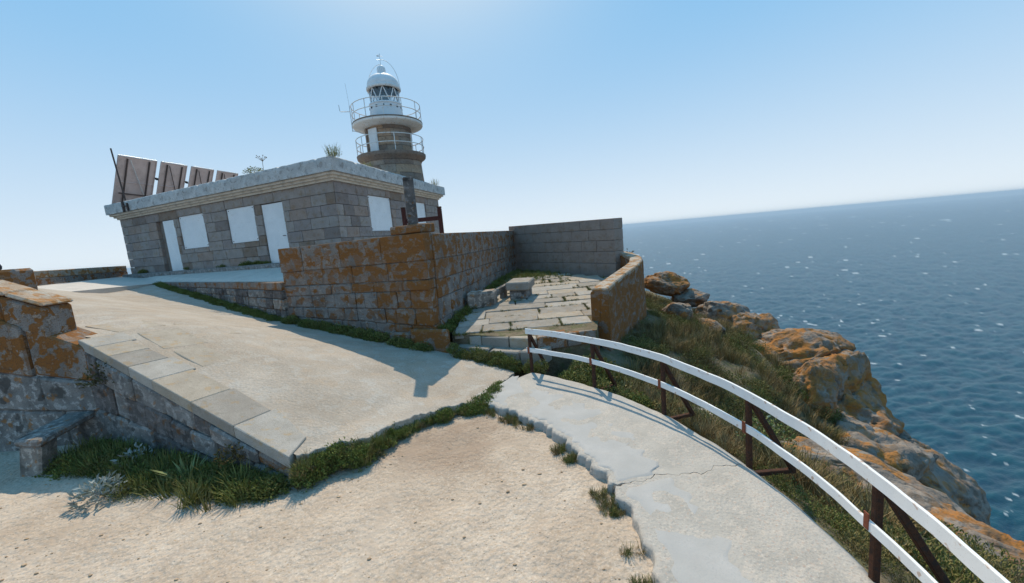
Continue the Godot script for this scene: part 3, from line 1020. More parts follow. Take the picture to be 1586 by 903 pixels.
func build_house():
	var root := thing("stone_house", "low granite lighthouse keeper's house with flat roof and white boarded windows", "building", v3(WC, 2.24))
	var quad := PackedVector2Array([WC, WC + AL * FL, WC + AL * FL + BL * FR, WC + BL * FR])
	var inner := Geometry2D.offset_polygon(quad, -0.13, Geometry2D.JOIN_MITER)[0]
	put("wall_core", prism(inner, 1.6, 4.93), M.mortar, root)
	# openings: u0, u1, y0, y1, kind
	var holes := [
		[[2.61, 3.80, 2.30, 4.51, "door"], [4.21, 5.87, 3.22, 4.56, "shutter"], [7.37, 9.16, 3.21, 4.59, "shutter"], [9.50, 10.84, 2.30, 4.52, "side_door"]],
		[[2.09, 3.87, 3.22, 4.60, "shutter"], [6.46, 7.60, 3.22, 4.60, "shutter"]]]
	var rows := [1.90, 2.27, 2.63, 3.01, 3.39, 3.77, 4.15, 4.53, 4.90]
	for face in 2:
		var total: float = FL if face == 0 else FR
		for r in rows.size() - 1:
			var u := 0.0
			var first := true
			while u < total - 0.01:
				var w := rng.randf_range(0.55, 1.15)
				if first:
					w = (0.75 if (r + face) % 2 else 0.42)
				if r == 7: w = rng.randf_range(1.0, 1.7)
				if u + w > total - 0.35: w = total - u
				var y0: float = rows[r]
				var y1: float = rows[r + 1]
				# cut the block where an opening passes through it
				var pieces := [[u, u + w, y0, y1]]
				for h in holes[face]:
					var next := []
					for p in pieces:
						if p[1] <= h[0] or p[0] >= h[1] or p[3] <= h[2] + 0.02 or p[2] >= h[3] - 0.02:
							next.append(p)
							continue
						if p[0] < h[0]: next.append([p[0], h[0], p[2], p[3]])
						if p[1] > h[1]: next.append([h[1], p[1], p[2], p[3]])
						var m0 := maxf(p[0], h[0])
						var m1 := minf(p[1], h[1])
						if p[2] < h[2] - 0.03: next.append([m0, m1, p[2], h[2]])
						if p[3] > h[3] + 0.03: next.append([m0, m1, h[3], p[3]])
					pieces = next
				for p in pieces:
					if p[1] - p[0] < 0.06: continue
					house_block(root, face, p, first and face == 1)
				u += w
				first = false
	# doors and boards, set a little back in their openings
	for face in 2:
		for h in holes[face]:
			var back := -0.055
			var u0: float = h[0] + 0.004
			var u1: float = h[1] - 0.004
			if h[4] == "side_door":
				u0 = 9.52
				u1 = 10.36
				back = -0.02
			var c := []
			for k in 8:
				c.append(fp(face, u1 if k & 1 else u0, h[3] - 0.006 if k & 2 else h[2] + 0.006, back if k & 4 else back - 0.04))
			var nm := "window_shutter" if h[4] == "shutter" else "door"
			var d := put(nm, hexa_mesh(c, 0.006), M.white, root)
			if h[4] == "door":
				d.set_meta("label", "white boarded door with small bolt")
				var mb := MB.new()
				tube(mb, [fp(face, h[0] + 0.12, 3.30, back), fp(face, h[0] + 0.12, 3.30, back + 0.05), fp(face, h[0] + 0.22, 3.30, back + 0.05)], 0.012, 6)
				put("handle", mb.mesh(), M.black, d)
			elif h[4] == "shutter":
				for q in [[0.06, 0.94], [0.94, 0.94], [0.06, 0.06], [0.94, 0.06]]:
					var mb := MB.new()
					var at := fp(face, lerpf(u0, u1, q[0]), lerpf(h[2], h[3], q[1]), back)
					tube(mb, [at, at + v3(NL if face == 0 else NR, 0.0) * 0.012], 0.018, 8)
					put("bolt", mb.mesh(), M.iron, d)
	# door sills and the step along the front
	for s in [[0.2, 4.6], [4.6, 8.2], [8.2, 10.9], [10.9, 13.7]]:
		var c := []
		for k in 8:
			c.append(fp(0, s[1] - 0.01 if k & 1 else s[0], 2.33 + rng.randf_range(-0.01, 0.01) if k & 2 else 1.7, 0.42 if k & 4 else 0.012))
		put("plinth_step", hexa_mesh(c, 0.02), M.rubble[0], root)
	# cornice: three stepped mouldings, then the deep weathered roof edge
	for lay in [[4.90, 4.98, 0.07], [4.981, 5.06, 0.16], [5.061, 5.14, 0.26]]:
		var ring := Geometry2D.offset_polygon(quad, lay[2], Geometry2D.JOIN_MITER)[0]
		put("cornice", prism(ring, lay[0], lay[1]), M.cornice, root)
	var roof_poly := Geometry2D.offset_polygon(quad, 0.33, Geometry2D.JOIN_MITER)[0]
	var roof := put("roof", prism(roof_poly, 5.15, 5.50), M.fascia, root)
	var en := noise3(91, 1.4, 4)
	# weathered face of the roof edge, one length per side, chipped along the top
	var outp := Geometry2D.offset_polygon(quad, 0.35, Geometry2D.JOIN_MITER)[0]
	for i in outp.size():
		var a := outp[i]
		var b := outp[(i + 1) % outp.size()]
		var ln := a.distance_to(b)
		var d := (b - a) / ln
		var o := Vector2(d.y, -d.x)
		if o.dot((a + b) * 0.5 - (quad[0] + quad[2]) * 0.5) < 0.0: o = -o
		var cols := int(ln / 0.09)
		var prof := [[0.0, 5.146], [0.0, 5.22], [0.0, 5.34], [0.0, 5.46], [0.0, 5.555], [-0.02, 5.595], [-0.10, 5.61], [-0.28, 5.60], [-0.30, 5.40]]
		var m := grid_mesh(cols + 1, prof.size(), func(k: int, j: int):
			var s := ln * k / cols
			var pinch := clampf(minf(s, ln - s) / 0.12, 0.0, 1.0)
			var q := a + d * s
			var chip := maxf(0.0, en.get_noise_2d(s * 2.3, i * 50.0) - 0.25) * 0.12 * pinch if j > 3 else 0.0
			var out: float = prof[j][0] * pinch + en.get_noise_3d(s * 1.6, prof[j][1] * 6.0, i * 31.0) * 0.022 * pinch - chip * 0.5
			if j > 4 and pinch < 1.0:
				q = q.move_toward((quad[0] + quad[2]) * 0.5, -prof[j][0] * (1.0 - pinch))
			return v3(q + o * out, prof[j][1] - chip + en.get_noise_2d(s * 3.0, 7.0 + i) * 0.012))
		put("roof_edge", m, M.fascia, roof)
	# a drain notch with its bracket near the far end of the front
	var mb := MB.new()
	bar(mb, fp(0, 12.3, 5.12, 0.40), fp(0, 12.3, 5.58, 0.40), 0.07, 0.07)
	bar(mb, fp(0, 11.95, 5.14, 0.40), fp(0, 11.95, 5.48, 0.40), 0.06, 0.06)
	bar(mb, fp(0, 12.35, 5.38, 0.42), fp(0, 11.9, 5.34, 0.42), 0.05, 0.05)
	put("roof_bracket", mb.mesh(), M.iron, root)

func house_block(root, face: int, p: Array, corner: bool):
	var g := 0.006
	var pr := rng.randf_range(-0.008, 0.008)
	var c := []
	for k in 8:
		var uu: float = p[1] - g if k & 1 else p[0] + g
		if p[0] < 0.001 and not (k & 1): uu = 0.002 if face == 0 else 0.02
		var o := pr + rng.randf_range(-0.003, 0.003) if k & 4 else -0.15
		if p[0] < 0.001 and not (k & 1) and not (k & 4): uu = 0.16
		if p[0] < 0.001 and not (k & 1) and (k & 4) and face == 1: uu = 0.012
		c.append(fp(face, uu, p[3] - g if k & 2 else p[2] + g, o))
	var pick := rng.randi() % 14
	var which := 0 if pick < 5 else (1 if pick < 8 else (2 if pick < 10 else (3 if pick < 11 else (4 if pick < 13 else 5))))
	put("wall_block", hexa_mesh(c, 0.010), M.granite[which], root)

# ------------------------------------------------------------------ the tower
func build_tower():
	var c0 := Vector3(-5.63, 0, -21.78)
	var root := thing("lighthouse_tower", "round stone lighthouse tower with two railed galleries and white domed lantern", "lighthouse", Vector3(c0.x, 2.24, c0.z))
	var at := func(r, a, y): return c0 + Vector3(cos(a) * r, y, sin(a) * r)
	# shaft of stone courses, each stone a curved block
	var courses := [[2.24, 3.0, 1.62, 1.60], [3.0, 3.8, 1.60, 1.58], [3.8, 4.6, 1.58, 1.56], [4.6, 5.35, 1.56, 1.54], [5.35, 5.75, 1.54, 1.52], [5.75, 6.15, 1.52, 1.49], [6.15, 6.55, 1.49, 1.47], [6.55, 6.83, 1.47, 1.46]]
	for y in courses: ring_stones(root, c0, y[0], y[1], y[2], y[3], 12, 0.3)
	put("gallery_corbel", lathe(c0, [[1.2, 6.80], [1.50, 6.80], [1.50, 6.83], [1.56, 6.90], [1.66, 6.96], [1.70, 7.0], [1.72, 7.02], [1.74, 7.16], [1.70, 7.17], [0.3, 7.18]], 64), M.tower_stone[1], root)
	for y in [[7.16, 7.55], [7.55, 7.95], [7.95, 8.32], [8.32, 8.60]]: ring_stones(root, c0, y[0], y[1], 1.13, 1.12, 9, 0.3)
	put("shaft_core", lathe(c0, [[0.9, 2.2], [0.9, 8.7]], 32), M.mortar, root)
	# upper gallery slab, white below
	var slab := put("gallery_slab", lathe(c0, [[1.0, 8.50], [1.30, 8.50], [1.34, 8.52], [1.70, 8.60], [1.73, 8.62], [1.75, 8.66], [1.75, 8.72]], 64), M.white_rust, root)
	put("slab_top", lathe(c0, [[1.755, 8.715], [1.755, 8.77], [1.74, 8.79], [0.2, 8.80]], 64), M.tower_stone[1], slab)
	# door board in the upper shaft, turned to the front
	var da := 2.06
	var t := Vector3(-sin(da), 0, cos(da))
	var o := Vector3(cos(da), 0, sin(da))
	var dm := hexa_mesh(span(c0 + o * 1.12 - t * 0.27 + Vector3(0, 7.20, 0), t * 0.54, Vector3(0, 1.18, 0), o * 0.06), 0.008)
	put("door", dm, M.white, root)
	# a rib (pipe chase) beside the door
	var ra := 2.62
	put("pipe_chase", hexa_mesh(span(c0 + Vector3(cos(ra), 0, sin(ra)) * 1.05 - Vector3(-sin(ra), 0, cos(ra)) * 0.13 + Vector3(0, 7.19, 0), Vector3(-sin(ra), 0, cos(ra)) * 0.26, Vector3(0, 1.32, 0), Vector3(cos(ra), 0, sin(ra)) * 0.14), 0.02), M.tower_stone[1], root)
	gallery_rail(root, c0, 1.68, 7.17, 0.80, 12, 0.14)
	gallery_rail(root, c0, 1.70, 8.79, 0.82, 12, 0.35)
	# lantern
	var base := put("lantern_base", lathe(c0, [[0.90, 8.79], [0.90, 8.95], [0.87, 8.96], [0.84, 9.1], [0.78, 9.62], [0.80, 9.66], [0.82, 9.68], [0.82, 9.73], [0.66, 9.74]], 64), M.white, root)
	for i in 14:
		var a := TAU * i / 14.0 + 0.1
		var oo := Vector3(cos(a), 0, sin(a))
		var tt := Vector3(-sin(a), 0, cos(a))
		put("vent", hexa_mesh(span(c0 + oo * 0.77 - tt * 0.045 + Vector3(0, 9.46, 0), tt * 0.09, Vector3(0, 0.10, 0), oo * 0.045), 0.004), M.black, base)
	var glass := put("lantern_glass", lathe(c0, [[0.71, 9.73], [0.71, 10.46]], 16), M.glass, root)
	for i in 8:
		var mb := MB.new()
		var a0 := TAU * i / 8.0 + 0.2
		var a1 := a0 + TAU / 16.0
		tube(mb, [at.call(0.735, a0, 9.72), at.call(0.735, a1, 10.46)], 0.026, 6)
		tube(mb, [at.call(0.735, a0, 9.72), at.call(0.735, a0 - TAU / 16.0, 10.46)], 0.026, 6)
		put("glazing_bar", mb.mesh(), M.white, glass)
	# optic and its pedestal inside, dark blinds behind
	put("lens", lathe(c0, [[0.05, 9.80], [0.20, 9.82], [0.30, 9.95], [0.33, 10.06], [0.30, 10.18], [0.2, 10.30], [0.05, 10.32]], 24), M.lens, root)
	put("lens_pedestal", lathe(c0, [[0.12, 8.9], [0.12, 9.82]], 16), M.iron, root)
	put("lantern_ceiling", lathe(c0, [[0.01, 10.44], [0.70, 10.44], [0.70, 10.32], [0.67, 10.32], [0.67, 10.43]], 32), M.black, root)
	put("eaves_ring", lathe(c0, [[0.68, 10.44], [0.82, 10.40], [0.85, 10.44], [0.85, 10.53], [0.81, 10.57], [0.76, 10.58]], 64), M.white_rust, root)
	var dome := []
	for i in 14:
		var q := i / 13.0 * PI * 0.5
		dome.append([0.79 * cos(q) + 0.16 * (i / 13.0), 10.56 + 0.64 * sin(q)])
	var dm2 := put("dome", lathe(c0, dome, 64), M.white, root)
	put("vent_ball", lathe(c0, [[0.15, 11.18], [0.21, 11.20], [0.22, 11.23], [0.215, 11.45], [0.20, 11.53], [0.15, 11.60], [0.08, 11.64], [0.01, 11.66]], 32), M.white, dm2)
	for s in [-1, 1]:
		var pts := []
		for i in 13:
			var q := i / 12.0
			pts.append(c0 + Vector3(s * (0.05 + 0.86 * sin(q * PI * 0.5) * 0.98), 11.82 - 1.4 * (1.0 - cos(q * PI * 0.5)), 0.25 * s))
		var mb := MB.new()
		tube(mb, pts, 0.014, 5)
		put("ladder_rail", mb.mesh(), M.white, dm2)
	var vane := MB.new()
	tube(vane, [c0 + Vector3(0, 11.6, 0), c0 + Vector3(0, 12.22, 0)], 0.014, 5)
	tube(vane, [c0 + Vector3(-0.16, 11.92, 0.05), c0 + Vector3(0.16, 11.92, -0.05)], 0.010, 5)
	tube(vane, [c0 + Vector3(0.05, 11.92, 0.16), c0 + Vector3(-0.05, 11.92, -0.16)], 0.010, 5)
	bar(vane, c0 + Vector3(-0.14, 12.12, 0.02), c0 + Vector3(0.14, 12.08, -0.02), 0.012, 0.012)
	bar(vane, c0 + Vector3(-0.14, 12.12, 0.02), c0 + Vector3(-0.04, 12.11, 0.005), 0.01, 0.09)
	put("weather_vane", vane.mesh(), M.alu, root)
	# mast with aerials, clamped to the upper rail
	var ra2 := 2.75
	var e: Vector3 = at.call(1.76, ra2, 0.0)
	var am := thing("antenna_mast", "thin grey antenna mast clamped to the upper gallery railing", "antenna", e + Vector3(0, 8.15, 0))
	var mb2 := MB.new()
	tube(mb2, [e + Vector3(0, 8.4, 0), e + Vector3(0, 9.65, 0)], 0.022, 6)
	put("mast", mb2.mesh(), M.alu, am)
	mb2 = MB.new()
	tube(mb2, [e + Vector3(0, 9.6, 0), e + Vector3(-0.06, 10.7, 0)], 0.008, 5)
	put("whip", mb2.mesh(), M.alu, am)
	mb2 = MB.new()
	tube(mb2, [e + Vector3(0, 9.36, 0), e + Vector3(-0.42, 9.36, 0.1), e + Vector3(-0.46, 9.40, 0.11), e + Vector3(-0.48, 9.68, 0.11)], 0.02, 6)
	put("side_arm", mb2.mesh(), M.alu, am)
	mb2 = MB.new()
	tube(mb2, [e + Vector3(0, 8.45, 0), at.call(1.15, ra2 - 0.25, 8.2)], 0.02, 6)
	put("stay", mb2.mesh(), M.alu, am)

func ring_stones(root, c0: Vector3, y0: float, y1: float, r0: float, r1: float, n: int, thick: float):
	var shift := rng.randf() * TAU
	for i in n:
		var a0 := shift + TAU * i / n + 0.004
		var a1 := shift + TAU * (i + 1) / n - 0.004
		var mb := MB.new()
		var pr := rng.randf_range(-0.005, 0.006)
		var cols := 4
		for k in cols:
			var b0 := lerpf(a0, a1, float(k) / cols)
			var b1 := lerpf(a0, a1, float(k + 1) / cols)
			var g := 0.006
			var P := func(b, y, r): return c0 + Vector3(cos(b) * (r + pr), y, sin(b) * (r + pr))
			var mid := c0 + Vector3(cos(b0), 0, sin(b0)) * (r0 - thick) + Vector3(0, (y0 + y1) * 0.5, 0)
			mb.quad(P.call(b0, y0 + g, r0), P.call(b1, y0 + g, r0), P.call(b1, y1 - g, r1), P.call(b0, y1 - g, r1), mid)
			mb.quad(P.call(b0, y1 - g, r1), P.call(b1, y1 - g, r1), P.call(b1, y1 - g, r1 - thick), P.call(b0, y1 - g, r1 - thick), mid)
			mb.quad(P.call(b0, y0 + g, r0), P.call(b1, y0 + g, r0), P.call(b1, y0 + g, r0 - thick), P.call(b0, y0 + g, r0 - thick), mid)
			if k == 0: mb.quad(P.call(b0, y0 + g, r0), P.call(b0, y1 - g, r1), P.call(b0, y1 - g, r1 - thick), P.call(b0, y0 + g, r0 - thick), P.call(b1, (y0 + y1) * 0.5, r0 - 0.1))
			if k == cols - 1: mb.quad(P.call(b1, y0 + g, r0), P.call(b1, y1 - g, r1), P.call(b1, y1 - g, r1 - thick), P.call(b1, y0 + g, r0 - thick), P.call(b0, (y0 + y1) * 0.5, r0 - 0.1))
		put("tower_stone", mb.mesh(), M.tower_stone[rng.randi() % 3], root)

func gallery_rail(root, c0: Vector3, r: float, y: float, h: float, n: int, a_off: float):
	var rail := Node3D.new()
	rail.name = "gallery_railing"
	root.add_child(rail, true)
	for i in n:
		var a := TAU * i / n + a_off
		var mb := MB.new()
		var p := c0 + Vector3(cos(a) * r, y, sin(a) * r)
		tube(mb, [p, p + Vector3(0, h, 0)], 0.020, 6)
		put("post", mb.mesh(), M.white_rust, rail)
	for yy in [h, h * 0.5]:
		var pts := []
		for i in 49:
			var a := TAU * i / 48.0
			pts.append(c0 + Vector3(cos(a) * r, y + yy, sin(a) * r))
		var mb := MB.new()
		tube(mb, pts, 0.020, 6)
		put("rail", mb.mesh(), M.white_rust, rail)

# ------------------------------------------------------------------ solar panels on the roof, seen from behind
func build_panels():
	var foot := WC + AL * 13.8 + BL * 0.6
	var side := Vector2(-0.9795, -0.2015)
	var labels := ["tilted solar panel at the end of the roof with a white diagonal brace", "tilted solar panel second from the roof's end with cable box", "tilted solar panel third from the roof's end", "tilted solar panel fourth from the roof's end half hidden by roof edge"]
	var spans := [[-0.06, 1.77], [1.91, 3.37], [3.55, 5.0], [5.17, 6.69]]
	for i in 4:
		var t0: float = spans[i][0]
		var t1: float = spans[i][1] - 0.10
		var top0 := v3(foot + BL * t0, 7.97)
		var top1 := v3(foot + BL * t1, 7.97)
		var low := v3(side * 1.05, -2.30)
		var root := thing("solar_panel", labels[i], "solar panel", v3(foot + BL * (t0 + t1) * 0.5 + side * 0.5, 5.61), "solar panels in a row on the flat roof")
		var nrm := (top1 - top0).cross(low).normalized()
		if nrm.y < 0.0: nrm = -nrm
		put("back_sheet", hexa_mesh(span(top0, top1 - top0, low, nrm * 0.018), 0.003), M.backsheet, root)
		put("cell_face", hexa_mesh(span(top0 + nrm * 0.02, top1 - top0, low, nrm * 0.012), 0.003), M.cells, root)
		for e in [[top0, top1], [top0 + low, top1 + low], [top0, top0 + low], [top1, top1 + low], [top0 + low * 0.5, top1 + low * 0.5]]:
			var mb := MB.new()
			bar(mb, e[0] - nrm * 0.01, e[1] - nrm * 0.01, 0.045, 0.05)
			put("frame_bar", mb.mesh(), M.alu if e[0] == top0 and e[1] == top1 else M.backsheet, root)
		for q in [0.22, 0.80]:
			var a := top0.lerp(top1, q) - nrm * 0.05
			var mb := MB.new()
			bar(mb, a + low * 0.04, a + low * 0.98, 0.05, 0.05)
			put("support_post", mb.mesh(), M.iron, root)
		var mb3 := MB.new()
		var d0 := top0.lerp(top1, 0.28) + low * 0.06 - nrm * 0.09
		var d1 := top0.lerp(top1, 0.74) + low * 0.72 - nrm * 0.09
		bar(mb3, d0, d1, 0.035, 0.035)
		put("brace", mb3.mesh(), M.alu if i == 0 else M.iron, root)
		mb3 = MB.new()
		bar(mb3, top0.lerp(top1, 0.1) + low * 0.72 - nrm * 0.06, top1 + low * 0.75 - nrm * 0.06, 0.05, 0.05)
		put("cross_bar", mb3.mesh(), M.iron, root)
		if i < 3:
			put("junction_box", hexa_mesh(span(top1 + low * 0.34 - nrm * 0.12, v3(BL, 0) * 0.12, Vector3(0, -0.12, 0), nrm * 0.1), 0.01), M.black, root)
	var pb := foot + BL * -0.25
	var pole := MB.new()
	tube(pole, [v3(pb + side * 0.1, 8.25), v3(pb - side * 0.12, 5.6)], 0.035, 6)
	tag(put("roof_pole", pole.mesh(), M.iron), "dark leaning pole beside the end solar panel", "pole")

# ------------------------------------------------------------------ walls
# a run of blocks from a to b (x, z): ys holds [height at a, height at b] from top to bottom; len_of(row) gives a block length; pick(s, row) a material
func block_run(root, a: Vector2, b: Vector2, out: Vector2, thick: float, ys: Array, lens: Array, pick: Callable, bev := 0.014, rough := 0.012, skip := 0.0, part := "wall_block", mitre := 0.0):
	var total := a.distance_to(b)
	var d := (b - a) / total
	for r in ys.size() - 1:
		var s := skip
		var ll: Array = lens[mini(r, lens.size() - 1)]
		while s < total - 0.01:
			var w := rng.randf_range(ll[0], ll[1])
			if s + w > total - ll[0] * 0.6: w = total - s
			var g := 0.004
			var pr := rng.randf_range(-rough, rough)
			var c := []
			for k in 8:
				var ss := s + w - g if k & 1 else s + g
				if s == skip and not (k & 1) and not (k & 4): ss += mitre
				var t := ss / total
				var row: Array = ys[r] if k & 2 else ys[r + 1]
				var y := lerpf(row[0], row[1], t) + (-g if k & 2 else g)
				if r > 0 or not (k & 2): y += rng.randf_range(-rough, rough) * 0.5
				var o := (pr + rng.randf_range(-rough, rough) * 0.5) if k & 4 else -thick
				c.append(v3(a + d * ss + out * o, y))
			put(part, hexa_mesh(c, bev), pick.call(s + w * 0.5, r), root)
			s += w
	# rubble fill behind the joints
	var core := []
	for k in 8:
		var p := (b - d * 0.02 if k & 1 else a + d * (0.02 + skip + mitre)) + out * (-0.045 if k & 4 else -thick + 0.03)
		var row: Array = ys[0] if k & 2 else ys[-1]
		core.append(v3(p, (row[1] if k & 1 else row[0]) - (0.05 if k & 2 else 0.1)))
	put("wall_fill", hexa_mesh(core, 0.005), M.rubble[0], root)

func build_parapet_walls():
	# the long parapet: one face along the ramp, one along the patio
	var kd := (EP - KP).normalized()
	var n1 := Vector2(-0.427, 0.903)
	var n2 := Vector2(0.974, 0.228)
	var root := thing("parapet_wall", "thick stone parapet wall crusted with orange lichen between ramp and patio", "wall", v3(KP, 0.2))
	block_run(root, KP, EP, n1, 0.46, [[2.82, 2.77], [2.22, 2.13], [1.80, 1.77]], [[0.9, 1.5], [0.8, 1.5]], func(s, r): return M.lichen[0] if s < 1.2 else (M.lichen[1] if s < 2.0 or (r == 1 and s < 3.2) or s > 4.2 else M.lichen[2]), 0.013, 0.014, 0.0, "wall_block", 0.13)
	block_run(root, KP, EP, n1, 0.50, [[1.79, 1.76], [1.57, 1.49], [1.14, 1.20], [0.75, 0.95], [0.05, 0.4]], [[0.35, 0.9], [0.28, 0.7], [0.3, 0.65], [0.35, 0.7]], func(s, r): return M.lichen[0] if s < 0.7 else (M.lichen[1] if s < 1.3 or (r == 0 and s < 2.2) else M.lichen[3]), 0.018, 0.02, 0.0, "wall_block", 0.15)
	block_run(root, KP + Vector2(0.228, -0.974) * 0.02, MP, n2, 0.46, [[2.79, 2.79], [2.20, 2.16], [1.74, 1.72], [1.30, 1.34], [0.80, 1.0], [0.25, 0.8]], [[0.9, 1.6], [0.7, 1.4], [0.6, 1.2]], func(s, r): return M.lichen[1] if s < 1.3 and r < 3 else (M.lichen[2] if r < 2 else M.lichen[3]), 0.010, 0.010, 0.42)
	# a footing block at the foot of the corner
	put("footing_stone", hexa_mesh(span(v3(KP + n1 * 0.03 + kd * 0.55, 0.10), v3(-kd * 0.98, 0.0), Vector3(0, 0.62, 0), v3(n1 * 0.16, 0)), 0.04), M.orange, root)
	put("footing_stone", hexa_mesh(span(v3(KP + n1 * 0.03 + kd * 1.2, 0.16), v3(-kd * 0.62, 0.0), Vector3(0, 0.46, 0), v3(n1 * 0.12, 0)), 0.04), M.patchy, root)
	# raised block and stone pillar on the corner
	var cap := thing("stone_pillar", "square weathered stone pillar on an orange block above the wall corner", "pillar", Vector3(-2.06, 2.8, -9.12))
	put("pillar_base", hexa_mesh([Vector3(-2.60, 2.822, -9.07), Vector3(-1.84, 2.826, -8.74), Vector3(-2.60, 3.0, -9.07), Vector3(-1.84, 3.02, -8.74), Vector3(-2.44, 2.822, -9.44), Vector3(-1.64, 2.826, -9.40), Vector3(-2.44, 3.01, -9.44), Vector3(-1.64, 3.03, -9.40)], 0.02), M.orange, cap)
	put("shaft", hexa_mesh(span(Vector3(-2.175, 3.0, -9.05), Vector3(0.215, 0, -0.03), Vector3(0, 1.06, 0), Vector3(-0.03, 0, -0.215)), 0.025), M.rubble[1], cap)
	# the tall wall that closes the patio
	var wall := thing("patio_end_wall", "tall plain stone wall closing the far end of the patio", "wall", v3((MP + TP) * 0.5, 0.9))
	var dd := (TP - MP).normalized()
	var out := Vector2(-dd.y, dd.x)
	if out.dot(-TP) < 0.0: out = -out
	block_run(wall, MP - dd * 0.35, TP, out, 0.45, [[2.98, 2.85], [2.60, 2.50], [2.2, 2.14], [1.80, 1.78], [1.40, 1.38], [0.9, 0.85]], [[0.5, 1.0], [0.4, 0.9], [0.5, 0.9]], func(_s, _r): return M.granite[2], 0.012, 0.006)
	# low retaining wall of the terrace
	var low := thing("terrace_retaining_wall", "low rubble retaining wall with flat coping below the terrace", "wall", v3(EP, 0.9))
	var l0 := EP + Vector2(-0.02, 0.08)
	var l1 := Vector2(-13.7, -15.75)
	var ln := Vector2((l1 - l0).y, -(l1 - l0).x).normalized()
	if ln.dot(-l0) < 0.0: ln = -ln
	block_run(low, l0, l1, ln, 0.34, [[1.89, 1.965], [1.67, 1.80]], [[0.6, 1.1]], func(s, r): return M.lichen[2] if s < 2.5 else M.lichen[3], 0.02, 0.015, 0.0, "coping_stone")
	block_run(low, l0, l1, ln, 0.34, [[1.66, 1.79], [1.42, 1.66], [1.12, 1.52], [0.6, 1.3]], [[0.22, 0.6]], func(s, r): return M.rubble[rng.randi() % 3], 0.022, 0.022)
	# far parapet at the terrace's edge
	var far := thing("terrace_end_parapet", "low pale brown parapet at the far edge of the sunlit terrace", "wall", Vector3(-18.3, 2.2, -16.5))
	block_run(far, Vector2(-17.75, -13.2), Vector2(-18.5, -19.6), Vector2(0.993, -0.117), 0.42, [[2.86, 2.76], [2.55, 2.5], [2.1, 2.1]], [[0.9, 1.6], [0.7, 1.2]], func(s, r): return M.coping if r == 0 else M.lichen[3], 0.02, 0.014)

func build_ramp_wall():
	# the wall that holds the ramp, below its edge slabs
	var ax := (PP - AP).normalized()
	var out := Vector2(ax.y, -ax.x)
	if out.dot(-AP) < 0.0: out = -out
	var root := thing("ramp_retaining_wall", "grey rubble retaining wall under the ramp's edge slabs with plants at its foot", "wall", v3(AP, 0.0))
	var ta := ramp_y(AP.x, AP.y) - 0.135
	var tp := ramp_y(PP.x, PP.y) - 0.135
	block_run(root, AP + ax * 0.02, PP, out, 0.34, [[ta, tp], [ta - 0.14, tp * 0.70], [-0.12, tp * 0.38], [-0.3, -0.12]], [[0.35, 0.85], [0.3, 0.75], [0.35, 0.8]], func(s, r): return M.lichen[2] if r == 0 and s < 0.9 else M.rubble[rng.randi() % 2], 0.025, 0.03)
	# the wing wall with its rising parapet, running out past the frame
	var wx := (QP - PP).normalized()
	var wout := Vector2(-wx.y, wx.x)
	if wout.dot(-PP) < 0.0: wout = -wout
	var wing := thing("wing_wall", "high brown stone wing wall with sloping orange lichened coping beside the ramp", "wall", v3(PP, 0.0))
	var q4 := PP + wx * 2.4
	block_run(wing, PP + wx * 0.42, q4, wout, 0.44, [[2.14, 2.95], [1.62, 2.72]], [[0.45, 0.7]], func(s, _r): return M.lichen[1] if s > 0.4 else M.lichen[2], 0.03, 0.012, 0.0, "parapet_stone")
	block_run(wing, PP + wx * 0.02 - ax * 0.1, q4, wout, 0.55, [[1.48, 2.70], [0.95, 1.5], [0.5, 0.75], [-0.2, -0.2]], [[0.5, 0.9], [0.4, 0.8], [0.4, 0.8]], func(_s, r): return M.lichen[1] if r == 0 else M.rubble[0], 0.025, 0.025)
	# pieces of the parapet: sloping coping slabs on top
	var s := 0.0
	for w in [0.5, 0.5, 0.5, 0.45]:
		var c := []
		for k in 8:
			var ss: float = s + (w - 0.012 if k & 1 else 0.0)
			var y := lerpf(2.15, 2.96, ss / 1.98) + (0.06 + rng.randf_range(-0.01, 0.01) if k & 2 else 0.0)
			c.append(v3(PP + wx * (0.40 + ss) + wout * (0.02 if k & 4 else -0.46), y))
		put("coping_stone", hexa_mesh(c, 0.03), M.coping, wing)
		s += w
	# a second length of parapet behind, with a dark ball finial
	var back := thing("ramp_head_parapet", "short brown parapet showing behind the wing wall", "wall", Vector3(-10.6, 2.0, -8.3))
	block_run(back, Vector2(-9.95, -8.15), Vector2(-13.5, -8.0), Vector2(0.04, 0.999), 0.4, [[2.80, 2.84], [2.3, 2.4], [1.6, 1.7]], [[0.6, 1.0]], func(_s, _r): return M.lichen[1], 0.05, 0.01)
	var post := thing("round_headed_post", "dark post with rounded top behind the brown parapet", "post", Vector3(-12.6, 2.2, -9.95))
	put("shaft", lathe(Vector3(-12.62, 0, -9.95), [[0.09, 2.0], [0.09, 2.85]], 20), M.navy, post)
	put("cap", lathe(Vector3(-12.62, 0, -9.95), [[0.09, 2.83], [0.135, 2.86], [0.145, 2.93], [0.12, 3.0], [0.07, 3.05], [0.01, 3.07]], 20), M.navy, post)

